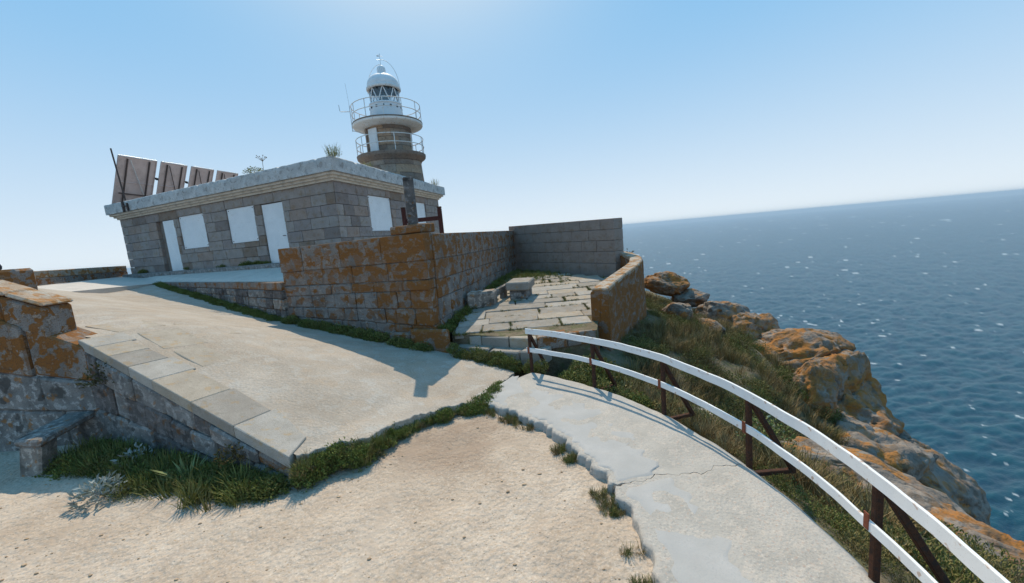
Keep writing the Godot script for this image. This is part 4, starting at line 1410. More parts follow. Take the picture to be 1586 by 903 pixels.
func build_curved_wall():
	var root := thing("curved_wall", "curved low wall with orange lichen guarding the patio's seaward side", "wall", Vector3(2.6, 0.3, -10.6))
	var inn := [Vector3(1.74, 1.21, -8.78), Vector3(2.22, 1.29, -9.6), Vector3(2.74, 1.37, -10.42), Vector3(3.18, 1.45, -11.05), Vector3(3.52, 1.52, -11.72), Vector3(3.68, 1.57, -12.35), Vector3(3.70, 1.62, -12.9), Vector3(3.60, 1.67, -13.4), Vector3(3.45, 1.70, -13.75)]
	var cv := Curve3D.new()
	for i in inn.size():
		var tg: Vector3 = (inn[mini(i + 1, inn.size() - 1)] - inn[maxi(i - 1, 0)]) * 0.17
		cv.add_point(inn[i], -tg, tg)
	var ln := cv.get_baked_length()
	var nz := noise3(95, 1.5, 4)
	var cols := 110
	# profile across the wall: inner foot, inner top, outer top, outer foot
	var prof := [[0.0, -1.1], [0.0, -0.5], [0.0, -0.04], [0.015, -0.01], [0.04, 0.0], [0.18, 0.012], [0.33, 0.0], [0.355, -0.012], [0.37, -0.04], [0.375, -0.4], [0.385, -0.8], [0.40, -1.3], [0.43, -2.4]]
	var m := grid_mesh(prof.size(), cols + 1, func(i: int, j: int):
		var e := clampf(minf(j, cols - j) / 2.0, 0.0, 1.0)
		var s := ln * clampf((j - 1.0) / (cols - 2.0), 0.0, 1.0)
		var p := cv.sample_baked(s, true)
		var q := cv.sample_baked(minf(s + 0.08, ln), true) - cv.sample_baked(maxf(s - 0.08, 0.0), true)
		var side := Vector3(-q.z, 0, q.x).normalized()
		var k: float = prof[i][0]
		if j == 0 or j == cols: k = 0.2
		var o := p + side * k + Vector3(0, prof[i][1], 0)
		var rough := nz.get_noise_3d(o.x, o.y, o.z)
		return o + side * rough * 0.03 + Vector3(0, rough * 0.022 if prof[i][1] > -0.1 else 0.0, 0))
	put("wall_body", m, M.orange, root)
	# pale coping stones bedded along the top
	var s := 0.03
	while s < ln - 0.25:
		var w := minf(rng.randf_range(0.55, 0.95), ln - s)
		var mb := MB.new()
		var c := []
		for k in 8:
			var ss := minf(s + (w - 0.015 if k & 1 else 0.0), ln)
			var p := cv.sample_baked(ss, true)
			var q := cv.sample_baked(minf(ss + 0.08, ln), true) - cv.sample_baked(maxf(ss - 0.08, 0.0), true)
			var side := Vector3(-q.z, 0, q.x).normalized()
			c.append(p + side * (0.365 if k & 4 else 0.012) + Vector3(0, 0.055 + rng.randf_range(-0.006, 0.006) if k & 2 else -0.06, 0))
		hexa(mb, c, 0.025)
		put("coping_stone", mb.mesh(), M.coping, root)
		s += w

func build_gate_frame():
	var root := thing("iron_gate_frame", "rusty red iron posts joined by a beam behind the wall corner", "gate frame", Vector3(-2.45, 1.95, -12.1))
	for p in [[Vector3(-2.99, 1.95, -12.1), 3.64], [Vector3(-1.92, 1.95, -12.05), 3.57]]:
		var b: Vector3 = p[0]
		put("post", hexa_mesh(span(b - Vector3(0.06, 0, 0.06), Vector3(0.12, 0, 0), Vector3(0, p[1] - 1.95, 0), Vector3(0, 0, 0.12)), 0.018), M.red_iron, root)
		put("post_cap", hexa_mesh(span(Vector3(b.x - 0.065, p[1], b.z - 0.065), Vector3(0.13, 0, 0), Vector3(0, 0.04, 0), Vector3(0, 0, 0.13)), 0.012), M.rust, root)
	for y in [3.27, 2.6]:
		var mb := MB.new()
		bar(mb, Vector3(-2.93, y, -12.1), Vector3(-1.98, y + 0.01, -12.05), 0.07, 0.12)
		put("beam", mb.mesh(), M.red_iron, root)

func build_benches():
	# patio: stone block, seat plank and slab on a pedestal
	var y := patio_y(-10.9)
	var b1 := thing("stone_block_seat", "rough grey stone block beside the long patio wall", "stone block", Vector3(-0.9, y, -10.85))
	var c := [Vector3(-1.22, y - 0.05, -10.55), Vector3(-0.52, y - 0.05, -10.72), Vector3(-1.25, 1.16, -10.52), Vector3(-0.50, 1.15, -10.70), Vector3(-1.15, y - 0.05, -11.05), Vector3(-0.42, y - 0.05, -11.18), Vector3(-1.16, 1.17, -11.02), Vector3(-0.41, 1.16, -11.15)]
	put("block", hexa_mesh(c, 0.05), M.rubble[2], b1)
	var b2 := thing("stone_bench", "stone bench of a thick slab on a pedestal in the sunlit patio", "bench", Vector3(0.25, patio_y(-11.4), -11.4))
	var yb := patio_y(-11.4) - 0.02
	put("slab", hexa_mesh([Vector3(-0.18, 1.06, -11.14), Vector3(0.48, 1.02, -11.10), Vector3(-0.18, 1.28, -11.14), Vector3(0.48, 1.26, -11.10), Vector3(0.06, 1.08, -11.95), Vector3(0.70, 1.06, -11.88), Vector3(0.06, 1.32, -11.95), Vector3(0.70, 1.30, -11.88)], 0.03), M.paving[1], b2)
	put("pedestal", hexa_mesh([Vector3(-0.08, yb, -11.24), Vector3(0.42, yb, -11.20), Vector3(-0.08, 1.055, -11.24), Vector3(0.42, 1.02, -11.20), Vector3(0.10, yb, -11.80), Vector3(0.60, yb, -11.76), Vector3(0.10, 1.07, -11.80), Vector3(0.60, 1.055, -11.76)], 0.03), M.rubble[0], b2)
	var b3 := thing("stone_plank", "narrow stone plank leaning between the block and the bench", "stone plank", Vector3(-0.3, 1.1, -11.2))
	put("plank", hexa_mesh([Vector3(-0.50, 0.98, -11.10), Vector3(-0.36, 0.98, -11.22), Vector3(-0.50, 1.13, -11.10), Vector3(-0.36, 1.13, -11.22), Vector3(-0.12, 1.04, -12.0), Vector3(0.02, 1.04, -12.05), Vector3(-0.12, 1.20, -12.0), Vector3(0.02, 1.20, -12.05)], 0.015), M.rubble[0], b3)
	put("plank_support", hexa_mesh(span(Vector3(-0.38, patio_y(-11.6) - 0.05, -11.45), Vector3(0.12, 0, 0), Vector3(0.04, 0.33, -0.1), Vector3(0.1, 0, -0.4)), 0.02), M.rubble[0], b3)
	# by the ramp wall: seat of one slab on an end block
	var b4 := thing("shaded_stone_seat", "dark stone seat in shadow built out from the ramp wall", "bench", Vector3(-6.7, 0, -5.4))
	put("end_block", hexa_mesh([Vector3(-6.78, -0.06, -5.02), Vector3(-6.42, -0.06, -4.96), Vector3(-6.70, 0.40, -5.04), Vector3(-6.33, 0.40, -4.98), Vector3(-6.85, -0.06, -5.32), Vector3(-6.50, -0.06, -5.26), Vector3(-6.78, 0.40, -5.34), Vector3(-6.42, 0.40, -5.28)], 0.03), M.rubble[2], b4)
	put("seat_slab", hexa_mesh([Vector3(-6.72, 0.40, -5.02), Vector3(-6.30, 0.40, -4.95), Vector3(-6.72, 0.50, -5.02), Vector3(-6.30, 0.50, -4.95), Vector3(-7.00, 0.42, -6.2), Vector3(-6.55, 0.42, -6.15), Vector3(-7.00, 0.52, -6.2), Vector3(-6.55, 0.52, -6.15)], 0.025), M.rubble[0], b4)
	put("end_block", hexa_mesh(span(Vector3(-6.98, -0.06, -5.9), Vector3(0.42, 0, 0.05), Vector3(0, 0.46, 0), Vector3(-0.05, 0, -0.3)), 0.03), M.rubble[1], b4)

func build_railing():
	var root := thing("railing", "low curved railing of two white flat rails on rusty posts along the walk", "railing", v3(PC + Vector2.from_angle(deg_to_rad(-20)) * 5.24, 0.1))
	var angs := [-52.6, -38.1, -23.7, -9.3, 5.3, 19.8, 34.3]
	var ground := 0.09
	for a in angs:
		var d := Vector2.from_angle(deg_to_rad(a))
		var p := v3(PC + d * 5.235, ground)
		var o := v3(d, 0.0)
		var t := Vector3(-d.y, 0, d.x)
		var lean := t * rng.randf_range(-0.012, 0.012)
		var post := MB.new()
		bar(post, p - Vector3(0, 0.3, 0), p + lean + Vector3(0, 0.75, 0), 0.048, 0.048, 0.006, t)
		var po := put("post", post.mesh(), M.rust, root)
		var br := MB.new()
		var top := p + Vector3(0, 0.70, 0) + o * 0.02
		var foot := p + o * 0.46 + Vector3(0, -0.10, 0) + t * 0.05
		bar(br, top, foot, 0.05, 0.05, 0.006, t)
		put("brace", br.mesh(), M.rust, root)
		var ft := MB.new()
		bar(ft, foot + o * 0.02, p + Vector3(0, -0.08, 0), 0.05, 0.045, 0.006, t)
		put("foot_bar", ft.mesh(), M.rust, root)
		# rust-red strap where the lower rail is fixed
		var st := MB.new()
		bar(st, p - o * 0.062 + Vector3(0, 0.375, 0), p - o * 0.062 + Vector3(0, 0.495, 0), 0.045, 0.010, 0.003, t)
		put("clamp", st.mesh(), M.rust_red, po)
	var nz := noise3(97, 3.0, 3)
	for spec in [[0.785, 0.100, "top_rail"], [0.435, 0.080, "lower_rail"]]:
		var n := 150
		var mb := MB.new()
		var at := func(j: int, dr: float, dy: float):
			var a := deg_to_rad(lerpf(-53.1, 36.0, j / float(n)))
			var r := 5.188 + nz.get_noise_2d(a * 2.0, spec[0] * 9.0) * 0.010
			var y: float = ground + spec[0] + nz.get_noise_2d(a * 1.5, 50.0 + spec[0]) * 0.012 - 0.04 * clampf((rad_to_deg(a) + 23.0) / 50.0, 0.0, 1.0)
			return v3(PC + Vector2.from_angle(a) * (r + dr), y + dy)
		var hh: float = spec[1] * 0.5
		# flat strap with eased edges
		var prof := [[-0.010, -hh + 0.004], [-0.010, hh - 0.004], [-0.006, hh], [0.006, hh], [0.010, hh - 0.004], [0.010, -hh + 0.004], [0.006, -hh], [-0.006, -hh]]
		for j in n:
			var mid: Vector3 = (at.call(j, 0.0, 0.0) + at.call(j + 1, 0.0, 0.0)) * 0.5
			for k in prof.size():
				var p: Array = prof[k]
				var q: Array = prof[(k + 1) % prof.size()]
				mb.quad(at.call(j, p[0], p[1]), at.call(j + 1, p[0], p[1]), at.call(j + 1, q[0], q[1]), at.call(j, q[0], q[1]), mid)
		var m := mb.mesh()
		put(spec[2], m, M.rail_white, root)

# ------------------------------------------------------------------ boulders
func rock_into(mb: MB, sd: int, half: Vector3, nu := 40, nv := 24, blocky := 0.5):
	var m := rock_mesh(sd, half, nu, nv, blocky)
	var a := m.surface_get_arrays(0)
	var ix: PackedInt32Array = a[Mesh.ARRAY_INDEX]
	for i in ix:
		mb.v.append(a[Mesh.ARRAY_VERTEX][i])
		mb.n.append(a[Mesh.ARRAY_NORMAL][i])

func rock_mesh(sd: int, half: Vector3, nu := 56, nv := 34, blocky := 0.5) -> ArrayMesh:
	var r := RandomNumberGenerator.new()
	r.seed = sd * 977 + 5
	var planes := []
	for i in 9:
		var n := Vector3(r.randf_range(-1, 1), r.randf_range(-0.7, 1), r.randf_range(-1, 1)).normalized()
		planes.append([n, r.randf_range(0.62, 0.92)])
	var big := noise3(sd * 3 + 1, 0.9, 2)
	var det := noise3(sd * 3 + 2, 3.2, 5)
	var rid := noise3(sd * 3 + 3, 1.3, 3)
	rid.fractal_type = FastNoiseLite.FRACTAL_RIDGED
	return grid_mesh(nu + 1, nv, func(i: int, j: int):
		var th: float = PI * j / (nv - 1.0)
		var ph: float = -TAU * (i % nu) / nu
		var d := Vector3(sin(th) * cos(ph), cos(th), sin(th) * sin(ph))
		var e := lerpf(1.0, 0.62, blocky)
		var p := Vector3(signf(d.x) * pow(absf(d.x), e), signf(d.y) * pow(absf(d.y), e), signf(d.z) * pow(absf(d.z), e))
		p *= 0.92
		for pl in planes:
			var over: float = p.dot(pl[0]) - pl[1]
			if over > 0.0: p -= pl[0] * over * 0.88
		p += d * (big.get_noise_3dv(d) * 0.20 + det.get_noise_3dv(p * 1.3) * 0.085)
		var cr := rid.get_noise_3dv(p)
		p -= d * smooth(0.66, 0.95, cr) * 0.14
		return p * half, true)

func boulder(label: String, sd: int, at: Vector3, half: Vector3, turn: Vector3, m, group := "", blocky := 0.5):
	var o := put("boulder", rock_mesh(sd, half, 72, 44, blocky), m)
	o.transform = Transform3D(Basis.from_euler(turn), at)
	tag(o, label, "boulder", group)

# a point seen at pixel-free terms: compass angle from straight ahead (degrees, + to the sea), distance, height
func polar(deg: float, dist: float, y: float) -> Vector3:
	return Vector3(sin(deg_to_rad(deg)) * dist, y, -cos(deg_to_rad(deg)) * dist)

func build_boulders():
	var g := "boulders along the cliff edge"
	var list := [
		["small orange topped boulder beyond the curved wall, farthest along the cliff edge", 1, polar(21.3, 16.0, 0.28), Vector3(0.80, 0.46, 0.7), Vector3(0.1, 0.3, -0.25), 0],
		["flat pale boulder with orange tip between two cliff edge rocks", 2, polar(24.3, 16.0, -0.28), Vector3(0.68, 0.34, 0.6), Vector3(0.0, 0.6, -0.1), 1],
		["pale boulder with orange flank on the cliff edge above dry scrub", 3, polar(27.6, 15.2, -0.85), Vector3(1.05, 0.70, 0.9), Vector3(0.1, 0.2, -0.4), 1],
		["rounded orange boulder beside a small square stone on the cliff edge", 4, polar(31.2, 14.8, -1.30), Vector3(1.05, 0.80, 0.95), Vector3(0.0, 0.9, -0.1), 0],
		["small square orange stone perched on the cliff edge boulders", 5, polar(32.8, 15.0, -1.10), Vector3(0.34, 0.32, 0.34), Vector3(0.0, 0.3, 0.0), 0],
		["biggest orange boulder of the cliff edge, long and rounded", 6, polar(35.4, 14.0, -1.85), Vector3(1.75, 0.95, 1.2), Vector3(0.0, -0.4, -0.12), 0],
		["dark brown boulder under the biggest orange boulder", 7, polar(39.6, 13.4, -2.55), Vector3(1.05, 1.3, 1.0), Vector3(0.2, 0.5, -0.35), 0],
		["upright orange boulder standing below the biggest boulder", 8, polar(36.5, 11.9, -2.05), Vector3(0.60, 0.95, 0.65), Vector3(0.1, 0.2, -0.15), 0],
		["brown wedge shaped boulder with orange crest on the cliff", 9, polar(41.7, 12.9, -3.05), Vector3(1.1, 0.95, 0.95), Vector3(0.2, 0.7, -0.5), 0],
		["large grey rock face in shadow under the wedge shaped boulder", 10, polar(42.0, 11.9, -3.75), Vector3(1.7, 1.35, 1.3), Vector3(0.0, 0.3, -0.35), 1],
		["pale boulder with orange edge split from the great grey rock", 11, polar(45.0, 13.0, -3.65), Vector3(0.60, 0.78, 0.6), Vector3(0.1, 0.4, -0.45), 1],
		["great grey sloping rock with orange streaks above the breaking waves", 12, polar(47.2, 12.4, -4.15), Vector3(1.55, 0.85, 1.1), Vector3(0.1, -0.5, -0.78), 1],
		["dark low rock at the lower end of the great sloping rock", 13, polar(50.5, 12.1, -5.75), Vector3(1.0, 0.8, 0.9), Vector3(0.0, 0.4, -0.5), 0],
		["pale granite ledge with orange lichen below the railing, uphill one", 14, polar(41.0, 8.0, -1.92), Vector3(1.15, 0.42, 0.8), Vector3(0.15, -0.75, -0.22), 1],
		["pale granite ledge streaked with orange, middle of three below the railing", 15, polar(47.5, 7.6, -2.1), Vector3(1.05, 0.42, 0.75), Vector3(0.1, -0.8, -0.28), 1],
		["orange granite ledge lowest of three below the railing", 16, polar(54.0, 7.3, -2.15), Vector3(1.1, 0.45, 0.8), Vector3(0.1, -0.9, -0.2), 0],
		["pale weathered stone half buried in the dry scrub", 17, polar(29.8, 11.6, -1.38), Vector3(0.36, 0.30, 0.5), Vector3(0.2, 0.5, -0.3), 1],
		["grey stone lying in scrub below the orange boulders", 18, polar(32.8, 12.6, -1.85), Vector3(0.45, 0.40, 0.5), Vector3(0.2, 0.1, -0.4), 1],
		["grey stone among plants at the foot of the curved wall", 19, polar(22.8, 13.0, -0.15), Vector3(0.42, 0.36, 0.5), Vector3(0.1, 0.8, -0.2), 1],
		["long grey stone in the scrub above the pale boulder", 20, polar(26.5, 13.2, -0.72), Vector3(0.34, 0.26, 0.55), Vector3(0.1, 0.3, -0.3), 1],
	]
	for b in list:
		boulder(b[0], b[1], b[2], b[3], b[4], M.rock_orange if b[5] == 0 else M.rock_pale, g, 0.8)

# ------------------------------------------------------------------ plants
func blades(n: int, h: float, spread: float, w: float, sd: int, droop := 0.5) -> ArrayMesh:
	var r := RandomNumberGenerator.new()
	r.seed = sd
	var mb := MB.new()
	for i in n:
		var a := r.randf() * TAU
		var d := Vector3(cos(a), 0, sin(a))
		var p := d * spread * sqrt(r.randf()) * 0.6
		var hh := h * r.randf_range(0.45, 1.1)
		var lean := d * hh * r.randf_range(0.1, droop)
		var s := Vector3(-d.z, 0, d.x) * w * 0.5
		var mid := p + Vector3(0, hh * 0.6, 0) + lean * 0.4
		var tip := p + Vector3(0, hh * r.randf_range(0.8, 1.0), 0) + lean
		var c := Color.WHITE * r.randf_range(0.65, 1.2)
		mb.flat(p - s, p + s, mid + s * 0.8, c)
		mb.flat(p - s, mid + s * 0.8, mid - s * 0.8, c)
		mb.flat(mid - s * 0.8, mid + s * 0.8, tip, c)
	return mb.mesh()

func leaves(n: int, rad: float, h: float, size: float, sd: int, narrow := 0.5) -> ArrayMesh:
	# small folded leaves through the volume of an uneven low clump, on thin stems
	var r := RandomNumberGenerator.new()
	r.seed = sd
	var mb := MB.new()
	for i in n:
		var a := r.randf() * TAU
		var k := pow(r.randf(), 0.6)
		var y := h * r.randf() * (1.0 - k * k * 0.6)
		var p := Vector3(cos(a) * rad * k, y, sin(a) * rad * k)
		var d := (Vector3(cos(a), 0, sin(a)) * r.randf_range(0.2, 1.0) + Vector3(r.randf_range(-0.7, 0.7), r.randf_range(0.0, 1.1), r.randf_range(-0.7, 0.7))).normalized()
		var s := d.cross(Vector3(r.randf_range(-1, 1), r.randf_range(-1, 1), r.randf_range(-1, 1))).normalized()
		var l := size * r.randf_range(0.6, 1.3)
		var w := l * narrow * 0.5
		var up := s.cross(d) * w * 0.5
		var c := Color.WHITE * r.randf_range(0.6, 1.25)
		var m := p + d * l * 0.5
		mb.flat(p, m + s * w + up, p + d * l, c)
		mb.flat(p, p + d * l, m - s * w + up, c)
		if i % 5 == 0:
			var root := Vector3(p.x * 0.25, 0, p.z * 0.25)
			var t := Vector3(0.0025, 0, 0.0015)
			mb.flat(root - t, root + t, p, Color(0.5, 0.42, 0.35))
	return mb.mesh()

func at_of(p: Vector3, s: float, tilt := 0.2) -> Transform3D:
	var b := Basis.from_euler(Vector3(rng.randf_range(-tilt, tilt), rng.randf() * TAU, rng.randf_range(-tilt, tilt)))
	return Transform3D(b.scaled(Vector3(s, s * rng.randf_range(0.8, 1.2), s)), p)

func leafy_green() -> Color:
	return Color(0.11, 0.135, 0.032).lerp(Color(0.20, 0.215, 0.06), rng.randf())

func dry() -> Color:
	return Color(0.33, 0.235, 0.12).lerp(Color(0.20, 0.135, 0.07), rng.randf())

func build_plants():
	var grass := blades(34, 0.20, 0.13, 0.008, 1, 0.7)
	var leafy := leaves(190, 0.15, 0.16, 0.04, 2)
	var scrub := leaves(260, 0.26, 0.24, 0.036, 3, 0.35)
	var tall := blades(40, 0.36, 0.2, 0.009, 4, 0.6)
	# scrub over the slope
	var kind := noise3(105, 0.45, 3)
	var hole := noise3(106, 0.7, 3)
	var xs := [[], [], []]
	var cs := [[], [], []]
	for i in 26000:
		var p := Vector2(rng.randf_range(0.2, 13.5), rng.randf_range(-18.5, 1.0))
		var d := rim_distance(p)
		if d < 0.05 or d > 8.5: continue
		if rng.randf() > 0.9 - 0.035 * p.length(): continue
		if hole.get_noise_2d(p.x, p.y) > 0.24: continue
		if p.distance_to(PC) < 5.42 : continue
		var k := kind.get_noise_2d(p.x, p.y) + rng.randf_range(-0.2, 0.2)
		var at := v3(p, hill_y(p.x, p.y) - 0.03)
		var sc := rng.randf_range(0.7, 1.35) * (0.62 if d < 0.6 else 1.0)
		if k > 0.20:
			xs[0].append(at_of(at, sc))
			cs[0].append(leafy_green().lerp(dry(), rng.randf() * 0.65))
		elif k > 0.06:
			xs[1].append(at_of(at, sc))
			cs[1].append(leafy_green().lerp(dry(), 0.3 + rng.randf() * 0.6))
		else:
			xs[2].append(at_of(at, sc * 0.9))
			cs[2].append(dry().lerp(leafy_green(), rng.randf() * 0.5))
	scatter("scrub_undergrowth", scrub, M.leaf, xs[0], cs[0], "green leafy scrub covering patches of the slope")
	scatter("heath_undergrowth", scrub, M.leaf, xs[1], cs[1], "dull olive and brown heath covering the slope")
	scatter("dry_grass", tall, M.straw, xs[2], cs[2], "dry brown grass tussocks on the slope")
	# weeds hugging the ramp's broken edge
	var wx := []
	var wc := []
	var gx := []
	var gc := []
	var clump := noise3(107, 2.2, 2)
	for i in 1900:
		var t := rng.randf()
		# thick at the slab corner, thin along the middle, thick again where the walk begins
		var full := clampf(1.25 - 2.6 * t, 0.18, 1.0) + 0.75 * smooth(0.20, 0.0, absf(t - 0.82))
		full = clampf(full + 0.22 + clump.get_noise_2d(t * 9.0, 30.0) * 0.7, 0.16, 1.0)
		if rng.randf() > full * 0.62: continue
		var q := front_edge(t * 0.84) + Vector2(0.32, 0.62) * rng.randf_range(-0.06, 0.10 + 0.16 * full)
		var top := ramp_y(q.x, q.y)
		var at := Vector3(q.x, rng.randf_range(-0.02, maxf(0.02, top - 0.09)), q.y)
		if rng.randf() < 0.3:
			gx.append(at_of(at, rng.randf_range(0.35, 0.9) * (0.5 + 0.6 * full), 0.6))
			gc.append(leafy_green().lerp(dry(), rng.randf() * 0.8))
		else:
			wx.append(at_of(at, rng.randf_range(0.3, 0.85) * (0.55 + 0.5 * full), 0.6))
			wc.append((leafy_green() * 1.25).lerp(dry(), 0.8 if rng.randf() < 0.14 else 0.0))
	# and the inner edge of the walk
	for i in 900:
		var a := deg_to_rad(rng.randf_range(-57.0, 32.0))
		if clump.get_noise_2d(a * 6.0, 4.0) < -0.06 + 0.25 * smooth(-0.9, -0.2, a): continue
		var q := PC + Vector2.from_angle(a) * (P_IN - rng.randf_range(0.0, 0.20))
		gx.append(at_of(v3(q, -0.01), rng.randf_range(0.25, 0.55), 0.4))
		gc.append(dry().lerp(leafy_green(), rng.randf()))
	# foot of the parapet and of the terrace wall
	var kd := EP - KP
	for i in 900:
		var t := rng.randf()
		var q := KP + kd * t + Vector2(-0.427, 0.903) * rng.randf_range(0.03, 0.32) * (1.15 - 0.3 * t)
		if clump.get_noise_2d(t * 7.0, 55.0) < rng.randf_range(-0.5, 0.1): continue
		wx.append(at_of(Vector3(q.x, ramp_y(q.x, q.y) - 0.02, q.y), rng.randf_range(0.35, 1.15), 0.3))
		wc.append(leafy_green().lerp(dry(), rng.randf() * 0.3))
	var l0 := EP
	var l1 := Vector2(-13.7, -15.75)
	for i in 460:
		var t := rng.randf()
		var q := l0.lerp(l1, t) + Vector2(0.55, 0.83) * -1.0 * 0.0 + Vector2(-0.54, 0.84) * rng.randf_range(0.03, 0.4) * (1.0 - 0.5 * t)
		wx.append(at_of(Vector3(q.x, ramp_y(q.x, q.y) - 0.02, q.y), rng.randf_range(0.35, 0.9), 0.3))
		wc.append(leafy_green())
	# foot of the ramp wall in the shade
	var sx := []
	var sc2 := []
	var ax := (PP - AP).normalized()
	var out := Vector2(ax.y, -ax.x)
	if out.dot(-AP) < 0.0: out = -out
	for i in 480:
		var s := rng.randf_range(0.1, 3.9)
		var wdt := 0.15 + 0.45 * smooth(0.0, 1.6, s) + 0.12 * sin(s * 4.0)
		var q := AP + ax * s + out * rng.randf_range(0.05, wdt)
		if i % 3 == 0:
			wx.append(at_of(Vector3(q.x, -0.02, q.y), rng.randf_range(0.5, 1.2), 0.3))
			wc.append(leafy_green().lerp(leafy_green(), rng.randf() * 0.7))
		else:
			sx.append(at_of(Vector3(q.x, -0.02, q.y), rng.randf_range(0.3, 0.85), 0.4))
			sc2.append(leafy_green().lerp(dry(), rng.randf() * 0.5))
	for i in 160:
		var s := rng.randf_range(0.3, 4.0)
		var q := AP + ax * s + out * rng.randf_range(0.1, 0.6)
		gx.append(at_of(Vector3(q.x, -0.02, q.y), rng.randf_range(0.8, 1.6), 0.3))
		gc.append(leafy_green().lerp(dry(), rng.randf() * 0.5))
	# steps, joints of the paving, foot of the patio walls
	for i in 90:
		var q := Vector2(rng.randf_range(-1.35, 0.45), 0.0)
		q.y = -8.34 + (q.x + 1.3) * 0.55 + rng.randf_range(0.0, 0.26)
		wx.append(at_of(v3(q, maxf(0.02, ramp_y(q.x, q.y)) - 0.02 + (0.12 if rng.randf() < 0.25 else 0.0)), rng.randf_range(0.45, 0.95), 0.4))
		wc.append(leafy_green().lerp(dry(), rng.randf() * 0.4))
	var joint := noise3(108, 0.8, 3)
	for i in 5200:
		var e: Array = joints[rng.randi() % joints.size()]
		var q: Vector2 = (e[0] as Vector2).lerp(e[1], rng.randf()) + Vector2(rng.randf_range(-0.03, 0.03), rng.randf_range(-0.03, 0.03))
		if q.x > patio_right(q.y) - 0.05: continue
		if joint.get_noise_2d(q.x, q.y) < 0.06: continue
		gx.append(at_of(Vector3(q.x, patio_y(q.y) - 0.03, q.y), rng.randf_range(0.16, 0.40), 0.6))
		gc.append(leafy_green().lerp(dry(), rng.randf() * 0.8))
	for i in 1500:
		var z := rng.randf_range(-17.0, -12.0)
		var x := rng.randf_range(patio_left(z), patio_right(z))
		var back := smooth(-12.3, -15.0, z) * smooth(2.4, 0.9, x)
		if rng.randf() > back or joint.get_noise_2d(x * 2.0, z * 2.0) < -0.25: continue
		gx.append(at_of(Vector3(x, patio_y(z) - 0.02, z), rng.randf_range(0.4, 0.9), 0.5))
		gc.append((leafy_green() * 1.2).lerp(dry(), rng.randf() * 0.6))
	for i in 240:
		var t := rng.randf()
		var q := KP.lerp(MP, t) + Vector2(0.974, 0.228) * rng.randf_range(0.03, 0.22)
		wx.append(at_of(v3(q, patio_y(q.y) - 0.03), rng.randf_range(0.5, 1.1), 0.3))
		wc.append(leafy_green())
	# bushy strip between the steps and the railing's start
	for i in 170:
		var q := Vector2(rng.randf_range(0.35, 1.9), rng.randf_range(-7.7, -5.6))
		if q.distance_to(PC) < 5.40: continue
		wx.append(at_of(v3(q, hill_y(q.x, q.y) - 0.02), rng.randf_range(0.9, 1.7), 0.3))
		wc.append(leafy_green().lerp(dry(), rng.randf() * 0.6))
	# weeds at the foot of the house
	for i in 40:
		var u: float = [3.9, 4.4, 6.6, 5.0, 9.0, 12.5][rng.randi() % 6] + rng.randf_range(-0.15, 0.15)
		wx.append(at_of(fp(0, u, 2.32, rng.randf_range(0.02, 0.2)), rng.randf_range(0.6, 1.2), 0.3))
		wc.append(leafy_green())
	scatter("leafy_weeds", leafy, M.leaf, wx, wc, "low leafy weeds along wall feet, steps and the ramp's broken edge")
	scatter("shade_undergrowth", scrub, M.leaf, sx, sc2, "dark tangled plants in the shade below the ramp wall")
	scatter("grass", grass, M.leaf, gx, gc, "short grass in paving joints and along the edge of the walk")
	# single plants one can point at
	plant("roof_plant", "bushy flowering plant growing on the roof corner above the granite house", Vector3(-5.30, 5.58, -13.35), blades(90, 0.42, 0.36, 0.012, 21, 0.6), Color(0.279, 0.279, 0.139), leaves(160, 0.26, 0.36, 0.04, 22), Color(0.431, 0.418, 0.329))
	plant("roof_plant", "yellow green clump growing on the front roof edge near the solar panels", Vector3(-8.85, 5.57, -15.0), leaves(220, 0.38, 0.22, 0.06, 23), Color(0.253, 0.228, 0.038), leaves(120, 0.32, 0.26, 0.05, 24), Color(0.127, 0.139, 0.038))
	plant("dried_umbel", "thin dried umbel stalk beside the yellow green roof clump", Vector3(-8.45, 5.58, -14.85), umbel(), Color(0.203, 0.165, 0.127))
	plant("roof_plant", "small pale tuft on the roof edge below the tower", Vector3(-4.95, 5.57, -15.5), blades(50, 0.24, 0.4, 0.01, 25, 0.8), Color(0.329, 0.304, 0.127))
	plant("roof_plant", "pale dry tuft at the seaward end of the roof", Vector3(-3.6, 5.57, -22.0), blades(60, 0.38, 0.4, 0.012, 26, 0.6), Color(0.380, 0.355, 0.253))
	plant("silver_plant", "silvery grey leaved plant at the edge of the shade below the ramp wall", Vector3(-4.95, -0.02, -4.32), leaves(260, 0.24, 0.26, 0.085, 27, 0.35), Color(0.380, 0.393, 0.367))
	plant("silver_plant", "smaller silvery plant deep in the shade below the ramp wall", Vector3(-5.1, -0.02, -4.95), leaves(130, 0.2, 0.34, 0.08, 28, 0.35), Color(0.304, 0.329, 0.304))
	plant("ledge_plant", "dark hanging tuft on the wall below the wing wall's end", Vector3(-6.0, 1.0, -5.62), leaves(220, 0.24, 0.3, 0.05, 29), Color(0.089, 0.082, 0.038))
	plant("ledge_plant", "brown hanging tuft under the lowest edge slabs of the ramp", Vector3(-3.45, 0.25, -4.48), leaves(260, 0.20, 0.22, 0.04, 30), Color(0.127, 0.095, 0.038))
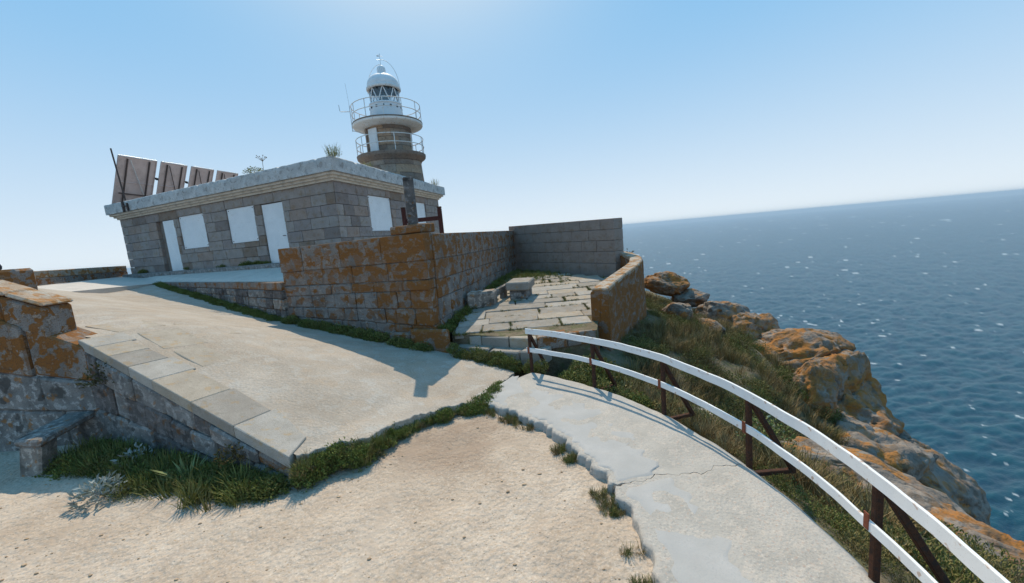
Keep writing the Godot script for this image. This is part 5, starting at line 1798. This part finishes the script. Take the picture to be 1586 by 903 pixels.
	plant("agave_sprout", "spiky pale green sprout below the ramp wall", Vector3(-4.05, -0.02, -4.45), blades(26, 0.34, 0.2, 0.03, 31, 0.9), Color(0.215, 0.241, 0.101))
	plant("cliff_bush", "pale flowering bush behind the railing's brace", Vector3(3.15, -0.36, -4.9), leaves(300, 0.34, 0.30, 0.05, 32), Color(0.190, 0.215, 0.076), leaves(60, 0.32, 0.36, 0.04, 33), Color(0.532, 0.533, 0.380))
	plant("cliff_bush", "dark bush leaning out at the end of the tall wall", Vector3(4.0, 0.9, -13.75), leaves(420, 0.5, 0.9, 0.07, 34), Color(0.057, 0.063, 0.038))

func umbel() -> ArrayMesh:
	var mb := MB.new()
	tube(mb, [Vector3.ZERO, Vector3(0.01, 0.3, 0), Vector3(0.03, 0.46, 0)], 0.008, 5)
	for i in 9:
		var a := TAU * i / 9.0
		tube(mb, [Vector3(0.02, 0.36 + 0.01 * (i % 3), 0), Vector3(cos(a) * 0.15, 0.50 + 0.04 * (i % 2), sin(a) * 0.15)], 0.005, 4)
		tube(mb, [Vector3(cos(a) * 0.15, 0.50 + 0.04 * (i % 2), sin(a) * 0.15), Vector3(cos(a) * 0.17, 0.52 + 0.04 * (i % 2), sin(a) * 0.17)], 0.016, 4)
	for i in mb.v.size(): mb.c.append(Color.WHITE)
	return mb.mesh()

func tinted(m: ArrayMesh, c: Color) -> ArrayMesh:
	var a := m.surface_get_arrays(0)
	var cc: PackedColorArray = a[Mesh.ARRAY_COLOR]
	for i in cc.size(): cc[i] = Color(cc[i].r * c.r, cc[i].g * c.g, cc[i].b * c.b)
	a[Mesh.ARRAY_COLOR] = cc
	var o := ArrayMesh.new()
	o.add_surface_from_arrays(Mesh.PRIMITIVE_TRIANGLES, a)
	return o

func plant(n: String, label: String, at: Vector3, m: ArrayMesh, c: Color, m2 = null, c2 := Color.WHITE):
	var root := thing(n, label, "plant", at)
	var a := put("foliage", tinted(m, c), M.leaf, root)
	a.transform = Transform3D.IDENTITY
	if m2 != null:
		var b := put("flower_heads" if "flowering" in label else "foliage", tinted(m2, c2), M.leaf, root)
		b.transform = Transform3D.IDENTITY
